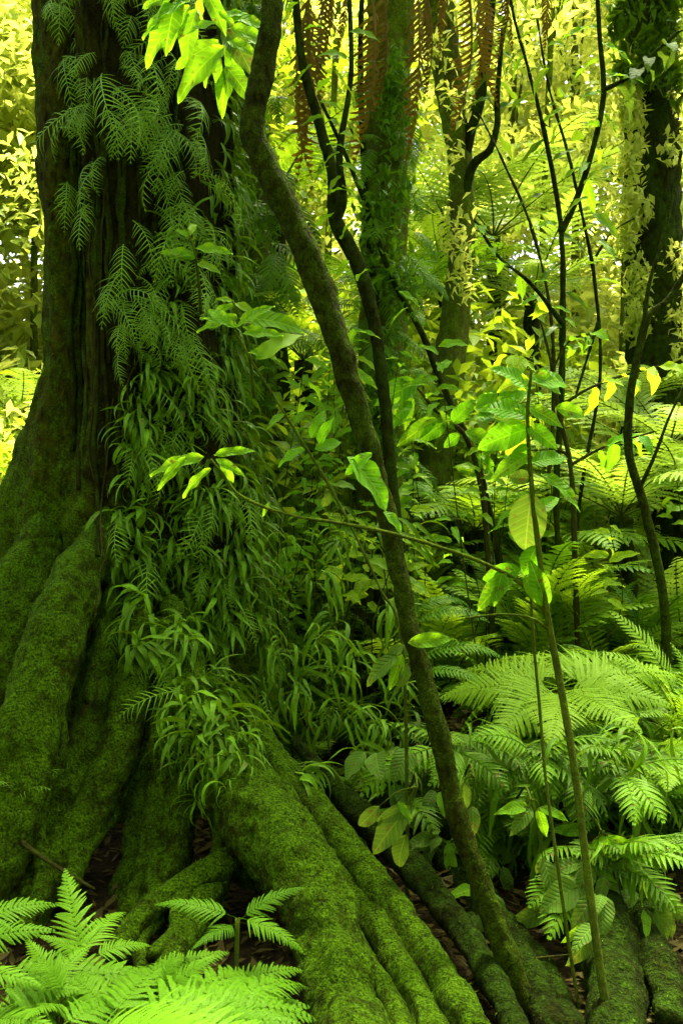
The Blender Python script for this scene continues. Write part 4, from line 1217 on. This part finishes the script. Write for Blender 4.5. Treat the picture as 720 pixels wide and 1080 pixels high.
# lush ferns lower right
for (px, d, key, L, lab) in ((660, 3.9, 'lace', .46, 'mid green lace fern above the bulging dark root'), (710, 3.9, 'lace', .5, 'mid green lace fern at the edge above the litter'), (620, 4.0, 'lace', .42, 'mid green lace fern under the flat lime fern'), (730, 4.1, 'lace_lime', .6, 'lime lace fern at the edge below the sword fern'),
                            (690, 4.2, 'bracken_lime', .45, 'lime bracken between the sword fern and the dark roots')):
    fern(px, 850, d, key, L, n=9, el=(0.15, 0.8), label=lab, hz=None)
for k in range(60):
    px = rnd.uniform(340, 720); py = rnd.uniform(770, 930); d = rnd.uniform(3.35, 3.95)
    if px < 405 + (py - 770) * 1.0:
        px = rnd.uniform(500, 720)
    h = shoot(px, py)
    p = h[0] if h and h[0].y < 4.3 else P(px, py, d)
    if rnd.random() < .55:
        strap_tuft(p, Vector((rnd.uniform(-.5, .5), -1, 0.5)), STL, rnd.uniform(.7, 1.1), 'fern tuft overhanging the dark roots at the edge of the bank', 'fern tufts along the edge of the bank')
    else:
        t = thing('comb_fern', 'deeply cut fern drooping over the dark roots at the edge of the bank', 'fern', p, 'cut ferns along the edge of the bank')
        for i in range(4):
            a = rnd.uniform(-2.6, -.5); e = rnd.uniform(-.3, .7)
            place('frond', FR['comb_light'], p, p + Vector((math.cos(a) * math.cos(e), math.sin(a) * math.cos(e), math.sin(e))) * rnd.uniform(.25, .42), t, up=Vector((0, -.3, 1)), roll=rnd.uniform(-.4, .4))
for k in range(64):
    px = rnd.uniform(390, 720); py = 800 + 200 * rnd.random() ** 1.4
    if px < 380 + (py - 800) * .7:
        px = rnd.uniform(480, 720)
    h = shoot(px, py)
    p = h[0] if h and h[0].y < 4.3 else P(px, py, 3.6)
    t = thing('seedling', 'dull broad leaved seedling hanging in the shade over the dark roots', 'seedling', p, 'broad leaved seedlings on the dark roots')
    for i in range(3):
        a = rnd.uniform(-2.8, -.3); e = rnd.uniform(-1.0, .3)
        q = p + Vector((math.cos(a) * .05, math.sin(a) * .05, .05))
        place('leaf', LEAF[rnd.choice(('broad_dull', 'broad_dull', 'round', 'broad'))], q, q + Vector((math.cos(a) * math.cos(e), math.sin(a) * math.cos(e), math.sin(e))) * rnd.uniform(.07, .15), t, up=Vector((0, -.8, .8)), roll=rnd.uniform(-.4, .4))
GM = 'lime ferns filling the middle distance'
for k in range(62):
    px = rnd.uniform(300, 730); d = rnd.uniform(4.9, 7.6)
    fern(px, 600, d, rnd.choice(('lace_lime', 'sword_mid', 'sword', 'lace', 'bracken_lime')), rnd.uniform(.5, .95), n=7, el=(0.2, 1.1), hz=rnd.choice((None, None, rnd.uniform(.3, .8))), label='green fern in the crowd of ferns between the saplings', group=GM)
GY = 'leafy seedlings of the middle distance'
for k in range(36):
    px = rnd.uniform(285, 545) if k < 31 else rnd.uniform(560, 720); py = rnd.uniform(340, 600); d = rnd.uniform(4.3, 5.6)
    c = P(px, py, d); g0 = ground_z(c.x, c.y)
    t = thing('seedling', 'slim seedling with lime leaves rising from the fern growth between trunks', 'seedling', (c.x, c.y, g0), GY)
    tube_part('stem', [(c.x + rnd.uniform(-.35, .35), c.y + .1, g0 - .02, .0045), (c.x + rnd.uniform(-.16, .16), c.y, (g0 + c.z) / 2, .003), (c.x, c.y, c.z, .002)], TW, t, rings=16, sides=5)
    ky = rnd.choice(('lime', 'broad', 'broad_yellow', 'long'))
    for i in range(11):
        a = i * 2.4; e = rnd.uniform(-.5, .6)
        o_ = Vector((c.x, c.y, c.z - .035 * i))
        place('leaf', LEAF[ky], o_, o_ + Vector((math.cos(a) * math.cos(e), math.sin(a) * math.cos(e), math.sin(e))) * rnd.uniform(.08, .17), t, up=Vector((0, -.8, 1)), roll=rnd.uniform(-.4, .4))
# broad drooping leaves over the dark roots
for (bx, by, d, lab, ls) in (
        (440, 830, 3.12, 'fern with wavy broad fronds drooping left of the leaning sapling', [('broad_dull', 432, 850, 385, 905), ('broad', 420, 845, 434, 866), ('broad_dull', 428, 880, 412, 926), ('broad_dull', 400, 850, 372, 880), ('broad_dull', 430, 850, 395, 870)]),
        (500, 820, 3.12, 'broad leaved plant hanging close to the leaning sapling', [('broad_dull', 490, 822, 488, 862), ('broad_dull', 498, 850, 500, 886), ('broad', 486, 830, 480, 850)]),
        (560, 845, 3.12, 'broad drooping leaves over the black hollow between dark roots', [('broad_dull', 560, 850, 540, 880), ('broad', 568, 852, 602, 862), ('broad', 566, 852, 578, 886), ('broad', 556, 850, 524, 856), ('broad_dull', 572, 905, 590, 956), ('broad_dull', 575, 905, 562, 925)]),
        (635, 880, 3.12, 'glossy broad leaves beside the straight green sapling stem', [('broad', 632, 880, 640, 914), ('broad', 638, 882, 690, 912), ('broad', 644, 890, 662, 905), ('broad_dull', 615, 905, 614, 940), ('broad', 630, 885, 620, 905)]),
        (545, 990, 3.2, 'small seedling with two leaves among the dark roots', [('broad_dull', 540, 985, 536, 1012), ('broad', 545, 990, 560, 1010)])):
    b = P(bx, by, d)
    t = thing('broad_leaf_plant', lab, 'plant', b)
    tube_part('stem', [(b.x, b.y + .25, b.z - .08, .005), (b.x, b.y + .1, b.z + .01, .004), (b.x, b.y, b.z, .003)], M['stem_green'], t, rings=10, sides=6)
    for a in ls:
        A = P(a[1], a[2], d)
        st = tube_part('stalk', [(b.x, b.y, b.z, .003), ((b.x + A.x) / 2, b.y, (b.z + A.z) / 2 + .015, .002), (A.x, A.y, A.z, .0016)], M['stem_green'], t, rings=8, sides=5)
        leaf_px(st, a[0], *a[1:], d, rnd.uniform(-.08, .02), roll=rnd.uniform(-.3, .3))
# little ferns left foot
t = fern(8, 860, 3.4, 'comb', .34, n=8, el=(0.2, 1.2), label='dark comb fern growing beside the leftmost root', hz=P(8, 870, 3.4).z)
# brown twig and small dead branches on the roots
def loose_tube(name, label, cat, pts, mat, **kw):
    W = px_path(pts); mb = MB()
    tube(mb, W, base=W[0][:3], **kw)
    o = obj(name, mb.mesh(name), mat, None, W[0][:3])
    return tag(o, label, cat)
loose_tube('fallen_twig', 'thin fallen twig lying against the roots by the lower corner', 'twig', [(5, 868, 3.35, 5), (28, 892, 3.3, 5), (60, 914, 3.25, 4), (100, 938, 3.2, 3)], TW, rings=20, sides=6, rough=0.002)
loose_tube('fallen_twig', 'bare twig poking out level across the dark roots', 'twig', [(478, 1005, 3.0, 3), (530, 1012, 2.9, 3), (590, 1008, 2.9, 2.5), (628, 1002, 2.85, 2)], TW, rings=20, sides=6, rough=0.002)
# hanging rootlets on the trunk
for i, (px, py, dx, l) in enumerate(((112, 180, -6, 160), (128, 260, 5, 120), (100, 330, -4, 180), (160, 220, 8, 140), (108, 560, -12, 110), (104, 700, -14, 60), (96, 240, 4, 200), (140, 380, -10, 130), (118, 420, -16, 170))):
    o0 = shoot(px, py)
    pts = []
    for j in range(6):
        h = shoot(px + dx * j / 5 + rnd.uniform(-4, 4), py + l * j / 5)
        if h:
            q = h[0] + h[1] * (0.012 + 0.02 * rnd.random()); pts.append((q.x, q.y, q.z, 0.0035 * rnd.uniform(.6, 1.2)))
    if len(pts) > 3:
        mb = MB(); tube(mb, pts, base=pts[0][:3], rings=40, sides=6)
        tag(obj('aerial_root', mb.mesh('aerial_root'), TW, None, pts[0][:3]), 'thin brown aerial root clinging down the bark of the huge trunk', 'vine', 'aerial roots on the bark')

for i in range(26):
    px, py = rnd.uniform(66, 190), rnd.uniform(-30, 240)
    dx, l = rnd.uniform(-16, 16), rnd.uniform(180, 420)
    th = rnd.choice((.003, .004, .006, .010, .014))
    pts = []
    for j in range(12):
        h = shoot(px + dx * j / 11 + rnd.uniform(-3, 3), py + l * j / 11)
        if h:
            q = h[0] + h[1] * (th * .3 + .006 * rnd.random()); pts.append((q.x, q.y, q.z, th * rnd.uniform(.8, 1.15)))
    if len(pts) > 5:
        mb = MB(); tube(mb, pts, base=pts[0][:3], rings=70, sides=7, rough=th * .3, freq=20)
        tag(obj('aerial_root', mb.mesh('aerial_root'), M['dark_bark'], None, pts[0][:3]), 'dark aerial root running down the shaded face of the huge trunk', 'vine', 'dark aerial roots on the face')

# ------------------------------------------------------------------ background trees
def simple_tree(name, label, px, d, wpx, mat, lean=0.0, group=None, h=9.0, crown=None, cmat='bg_yellow', seed=0, size=0.17):
    b = P(px, 500, d); g = ground_z(b.x, b.y)
    t = thing(name, label, 'tree', (b.x, b.y, g), group)
    r = 0.5 * wpx / F * d
    tube_part('trunk', [(b.x, b.y, g - .1, r * 1.5), (b.x + lean * .2, b.y, g + 1.0, r * 1.1), (b.x + lean * .5, b.y, g + h * .5, r), (b.x + lean, b.y, g + h, r * .6)], mat, t, rings=50, sides=16, rough=r * .2, freq=5)
    cs = crown or [(b.x + lean + rnd.uniform(-1.8, 1.8), b.y + rnd.uniform(-1.2, 1.8), g + h * rnd.uniform(.55, 1.05), rnd.uniform(.5, 1.0), rnd.uniform(.5, 1.0), rnd.uniform(.35, .7)) for _ in range(14)]
    for c in cs[:5]:
        tube_part('limb', [(b.x + lean * .6, b.y, min(c[2] - .4, g + h * .6), r * .35), ((b.x + c[0]) / 2, (b.y + c[1]) / 2, c[2] - .3, r * .25), (c[0], c[1], c[2], .01)], mat, t, rings=12, sides=6)
    crown_part('crown', 230 * len(cs), cs, size, M[cmat], t, seed=seed)
    return t


# dark trunk wrapped with climbers at right
dt = stem_thing('ivied_tree', 'dark forest trunk wrapped with pale climbing leaves by the sunny gap', 'tree',
                [(694, 560, 7.4, 66), (692, 420, 7.4, 62), (690, 300, 7.4, 58), (688, 180, 7.4, 56), (686, 60, 7.4, 54), (684, -80, 7.4, 50)], DB, rings=90, sides=24, rough=0.03)
def dress(tree_px, d, r_px, y0, y1, n, mat, label, group=None, leaf=.11, seed=0):
    cl_ = []
    for k in range(n):
        py = rnd.uniform(y0, y1)
        cx = np.interp(py, [q[1] for q in tree_px], [q[0] for q in tree_px])
        p = P(cx + rnd.uniform(-1, 1) * r_px, py, d - rnd.uniform(.1, .25)); cl_.append((p.x, p.y, p.z, .10, .08, .15))
    V_, T_ = leaf_cloud(n * 26, cl_, leaf, seed=seed, wr=.4, droop=.6)
    tag(obj('creeper', tri_mesh('creeper', V_, T_, [M[mat]])), label, 'climber', group)


dress([(486, -100), (474, 60), (487, 250), (466, 430), (448, 600)][0:0] or [(458, -100), (474, 90), (487, 260), (466, 430), (448, 600)], 6.3, 17, -40, 330, 16, 'bg_yellow', 'pale climber spotting the forked mossy tree', seed=301, leaf=.07)
dress([(414, -80), (398, 620)], 5.5, 24, 60, 480, 46, 'fern_mid', 'dull green climber wrapping the tree fern trunk', seed=302, leaf=.065)
dress([(250, -80), (262, 620)], 5.75, 30, -20, 560, 60, 'fern_mid', 'dull green climber wrapping the draped tree behind the huge trunk', seed=303, leaf=.065)
dress([(684, -80), (694, 560)], 7.2, 34, -60, 90, 24, 'bg_dark', 'green leaves crowning the upper dark ivied trunk', seed=304, leaf=.14)
cl = []
for k in range(46):
    py = rnd.uniform(60, 470); sx = rnd.choice((-1, -1, 1)) * rnd.uniform(14, 36)
    p = P(690 + sx, py, 7.4 - rnd.uniform(.1, .3)); cl.append((p.x, p.y, p.z, .10, .10, .14))
V, T = leaf_cloud(2200, cl, 0.085, seed=31, wr=.42, droop=.6)
tag(obj('creeper', tri_mesh('creeper', V, T, [M['bg_yellow']])), 'pale climbing plant clothing the dark trunk by the sunny gap', 'climber')
# green fern-draped tree right beside the huge trunk
dt2 = stem_thing('draped_tree', 'slimmer tree draped all over with green feathery ferns, close behind the huge trunk', 'tree',
                 [(262, 620, 5.9, 60), (262, 420, 5.9, 56), (258, 240, 5.9, 54), (252, 80, 5.9, 52), (250, -80, 5.9, 50)], PB, rings=60, sides=20, rough=0.03)
for k in range(90):
    px, py = rnd.uniform(228, 310), rnd.uniform(-20, 540)
    p = P(px, py, 5.7)
    t = tag(obj('lace_fern', rnd.choice(FR['lace'] + FR['comb_light'])), 'green feathery fern hanging on the draped tree behind the huge trunk', 'fern', 'ferns on the draped tree')
    d = Vector((rnd.uniform(-.5, .9), rnd.uniform(-.9, -.2), rnd.uniform(-1, .1))).normalized()
    s = rnd.uniform(.28, .5)
    t.matrix_basis = Matrix.Translation(p) @ (orient(d, Vector((0, -.6, 1))) @ Matrix.Diagonal((s, s, s))).to_4x4()
for k in range(70):
    px, py = rnd.uniform(374, 436), rnd.uniform(60, 520)
    p = P(px, py, 5.42)
    t = tag(obj('lace_fern', rnd.choice(FR['lace'] + FR['comb_light'])), 'small green fern clinging to the tree fern trunk', 'fern', 'ferns on the tree fern trunk')
    d = Vector((rnd.uniform(-.8, .8), rnd.uniform(-.7, -.1), rnd.uniform(-1, .0))).normalized()
    s = rnd.uniform(.2, .36)
    t.matrix_basis = Matrix.Translation(p) @ (orient(d, Vector((0, -.6, 1))) @ Matrix.Diagonal((s, s, s))).to_4x4()

GT = 'sunlit trees behind the saplings'
LT = 'thin pale tree with sunlit yellow green leaves in the tangle behind'
i = 0
for (px, d, w, m, ln, cm) in ((30, 12, 10, 'pale_bark', .3, 'bg_yellow'), (-60, 10, 12, 'pale_bark', .2, 'bg_yellow'), (8, 15, 10, 'pale_bark', -.2, 'bg_yellow'), (330, 11, 10, 'pale_bark', .4, 'bg_green'), (440, 12, 12, 'pale_bark', -.3, 'bg_yellow'), (555, 10, 9, 'pale_bark', .3, 'bg_yellow'),
                             (610, 13, 12, 'pale_bark', -.2, 'bg_yellow'), (650, 10, 10, 'pale_bark', .1, 'bg_yellow'), (740, 12, 14, 'pale_bark', -.3, 'bg_yellow'), (520, 14, 12, 'pale_bark', .3, 'bg_yellow'), (380, 14, 9, 'pale_bark', .2, 'bg_green'), (690, 15, 12, 'pale_bark', .2, 'bg_yellow'), (270, 13, 10, 'pale_bark', -.5, 'bg_green')):
    i += 1
    b = P(px, 500, d)
    cs = [(b.x + rnd.uniform(-1.7, 1.7), b.y + rnd.uniform(-1.2, 1.8), rnd.uniform(1.5, 8.6), rnd.uniform(.45, .95), rnd.uniform(.45, .95), rnd.uniform(.3, .6)) for _ in range(20)]
    w *= .7
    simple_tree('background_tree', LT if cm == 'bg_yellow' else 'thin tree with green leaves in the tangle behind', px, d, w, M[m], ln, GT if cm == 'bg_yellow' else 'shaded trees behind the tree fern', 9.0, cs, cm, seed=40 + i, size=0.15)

# shrubs filling the understorey
GS = 'shrubs of the understorey'
SH = []
for k in range(4):
    cs = [(rnd.uniform(-.6, .6), rnd.uniform(-.4, .4), rnd.uniform(.2, 1.5), .35, .35, .25) for _ in range(12)]
    V, T = leaf_cloud(900, cs, 0.13, seed=60 + k, wr=.4)
    SH.append((V, T))
shm = {}
for cm in ('bg_yellow', 'bg_green', 'bg_dark', 'fern_lime'):
    shm[cm] = [tri_mesh('foliage', V, T, [M[cm]]) for V, T in SH]
stm = []
for k in range(2):
    mb = MB()
    for j in range(5):
        a = rnd.uniform(0, 6.28)
        tube(mb, [(0, 0, -.05, .012), (math.cos(a) * .12, math.sin(a) * .12, .6, .009), (math.cos(a) * .4, math.sin(a) * .3, 1.3, .004)], rings=10, sides=5)
    stm.append(mb.mesh('stem', [TW]))
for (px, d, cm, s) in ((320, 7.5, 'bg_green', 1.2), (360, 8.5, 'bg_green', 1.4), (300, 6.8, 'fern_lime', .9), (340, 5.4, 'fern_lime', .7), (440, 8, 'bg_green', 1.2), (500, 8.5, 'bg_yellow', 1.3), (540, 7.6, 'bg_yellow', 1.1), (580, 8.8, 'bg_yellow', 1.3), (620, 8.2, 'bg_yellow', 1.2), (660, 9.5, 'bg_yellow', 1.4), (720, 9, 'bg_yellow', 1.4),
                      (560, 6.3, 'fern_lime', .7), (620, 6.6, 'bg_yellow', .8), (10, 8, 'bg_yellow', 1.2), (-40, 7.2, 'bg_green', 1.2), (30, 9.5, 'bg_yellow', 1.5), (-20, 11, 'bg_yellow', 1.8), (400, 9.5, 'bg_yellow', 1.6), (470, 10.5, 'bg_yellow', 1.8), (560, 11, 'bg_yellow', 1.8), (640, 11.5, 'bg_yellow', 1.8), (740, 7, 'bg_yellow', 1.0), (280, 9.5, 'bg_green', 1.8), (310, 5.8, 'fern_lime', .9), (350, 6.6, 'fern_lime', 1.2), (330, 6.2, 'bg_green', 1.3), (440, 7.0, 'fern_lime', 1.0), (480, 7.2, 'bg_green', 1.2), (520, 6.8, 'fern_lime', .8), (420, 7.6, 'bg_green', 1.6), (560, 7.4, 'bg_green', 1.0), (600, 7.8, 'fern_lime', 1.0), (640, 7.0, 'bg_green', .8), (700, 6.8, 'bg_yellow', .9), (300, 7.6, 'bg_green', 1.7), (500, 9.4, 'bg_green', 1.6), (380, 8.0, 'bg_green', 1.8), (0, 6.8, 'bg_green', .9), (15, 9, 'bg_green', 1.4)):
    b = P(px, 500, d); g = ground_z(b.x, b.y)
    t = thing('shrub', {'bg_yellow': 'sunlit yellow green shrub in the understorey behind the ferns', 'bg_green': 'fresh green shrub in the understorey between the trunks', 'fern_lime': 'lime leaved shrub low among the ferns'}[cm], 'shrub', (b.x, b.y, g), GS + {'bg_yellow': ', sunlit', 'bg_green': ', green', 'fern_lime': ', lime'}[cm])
    t.scale = (s, s, s); t.rotation_euler = (0, 0, rnd.uniform(0, 6.28))
    o = obj('foliage', rnd.choice(shm[cm]), None, t)
    o = obj('stem', rnd.choice(stm), None, t)

# far wall of forest, one mass with the leaf ring that blocks skylight
cs = []
for k in range(170):
    x = rnd.uniform(-15, 15); y = rnd.uniform(14, 24)
    cs.append((x, y, rnd.uniform(0, 14), rnd.uniform(.8, 1.7), rnd.uniform(.8, 1.7), rnd.uniform(.5, 1.1)))
cs += [(rnd.uniform(-9, -3.6), rnd.uniform(10, 15), rnd.uniform(0, 8), 1.2, 1.0, .9) for _ in range(26)]
cs += [(rnd.uniform(-6.0, -3.3), rnd.uniform(10, 13.5), rnd.uniform(1.8, 6.5), .9, .7, .8) for _ in range(22)]
V1, T1 = leaf_cloud(140000, cs, 0.24, seed=77, wr=.5)
cs = []
for k in range(150):  # unseen foliage ring added behind the camera to cut frontal skylight
    a = rnd.uniform(-0.35, math.pi + 0.35); r = rnd.uniform(7, 12)
    cs.append((r * math.cos(a), 1.0 - r * math.sin(a), rnd.uniform(0, 10), rnd.uniform(.9, 1.8), rnd.uniform(.9, 1.8), rnd.uniform(.6, 1.2)))
V2, T2 = leaf_cloud(45000, cs, 0.42, seed=79, wr=.55)
cs = [(rnd.uniform(-18, 18), rnd.uniform(18, 26), rnd.uniform(0, 17), 3.0, 2.0, 2.4) for _ in range(70)]
V3, T3 = leaf_cloud(60000, cs, 0.36, seed=80, wr=.6)
V = np.vstack([V1, V2, V3]); T = np.vstack([T1, T2 + len(V1), T3 + len(V1) + len(V2)])
far = obj('far_forest_and_blocker', tri_mesh('far_forest_and_blocker', V, T, [M['bg_yellow']]))
far['kind'] = 'stuff'
far['label'] = 'far sunlit mass of forest leaves, with an unseen ring added behind the viewpoint to block skylight'

# leaf litter: uncountable
V = []; T = []
g = np.random.default_rng(5)
n = 16000
xs = g.uniform(-2.4, 3.5, n); ys = g.uniform(2.0, 7.5, n)
vv = []; tt = []
for i in range(n):
    x, y = xs[i], ys[i]
    z = ground_z(x, y) + g.uniform(0.004, 0.035)
    a = g.uniform(0, 6.28); l = g.uniform(0.02, 0.07) * (1.5 if g.random() < .08 else 1) * .6; w = l * g.uniform(.25, .5)
    dx, dy = math.cos(a), math.sin(a)
    t1, t2 = g.uniform(-.5, .5), g.uniform(-.5, .5)
    vv += [(x - dx * l, y - dy * l, z - t1 * l), (x - dy * w, y + dx * w, z + t2 * w), (x + dx * l, y + dy * l, z + t1 * l), (x + dy * w, y - dx * w, z + .3 * w)]
    tt += [(4 * i, 4 * i + 1, 4 * i + 2), (4 * i, 4 * i + 2, 4 * i + 3)]
lit = obj('leaf_litter', tri_mesh('leaf_litter', np.array(vv), np.array(tt), [M['litter']]))
lit['kind'] = 'stuff'
lit['label'] = 'brown fallen leaves on the forest floor'

# low growth covering the forest floor behind the bank: uncountable
cs = []
for k in range(260):
    y = rnd.uniform(5.4, 14); x = rnd.uniform(-.5 * y * .8, .5 * y * .8)
    if x < 0.2 and y < 6.2: continue
    cs.append((x, y, ground_z(x, y) + rnd.uniform(.05, .3), .4, .4, .16))
V, T = leaf_cloud(16000, cs, 0.11, seed=78, wr=.4)
gc = obj('ground_cover', tri_mesh('ground_cover', V, T, [M['bg_green']]))
gc['kind'] = 'stuff'
gc['label'] = 'low leafy growth over the forest floor'

# ------------------------------------------------------------------ light
w = bpy.data.worlds.new("World")
scene.world = w
w.use_nodes = True
nt = w.node_tree
bg = nt.nodes['Background']
sky = nt.nodes.new('ShaderNodeTexSky')
sky.sky_type = 'NISHITA'
sky.sun_disc = False
SUN_EL, SUN_AZ = R(64), R(20)      # azimuth measured from +Y towards +X: the sun stands beyond the trees, a little right
sky.sun_elevation = SUN_EL
sky.sun_rotation = SUN_AZ
nt.links.new(sky.outputs[0], bg.inputs['Color'])
bg.inputs['Strength'].default_value = 0.075
sky.air_density = 0.8
sky.dust_density = 6.0
sky.ozone_density = 0.2
sd = bpy.data.lights.new('sun', 'SUN')
sd.energy = 5.0
sd.angle = R(14)
sd.color = (1.0, 0.93, 0.72)
so = bpy.data.objects.new('sun', sd)
COL.objects.link(so)
dirv = Vector((math.sin(SUN_AZ) * math.cos(SUN_EL), math.cos(SUN_AZ) * math.cos(SUN_EL), math.sin(SUN_EL)))
so.rotation_euler = (-dirv).to_track_quat('-Z', 'Y').to_euler()
so.location = (3, 8, 20)

vs = scene.view_settings
vs.view_transform = 'Standard'
vs.look = 'None'
vs.exposure = 3.4
vs.gamma = 1.0
scene.render.engine = 'CYCLES'
cy = scene.cycles
cy.use_denoising = True
cy.denoiser = 'OPENIMAGEDENOISE'
cy.max_bounces = 8
cy.transmission_bounces = 4
cy.diffuse_bounces = 3
cy.glossy_bounces = 2
cy.sample_clamp_indirect = 6
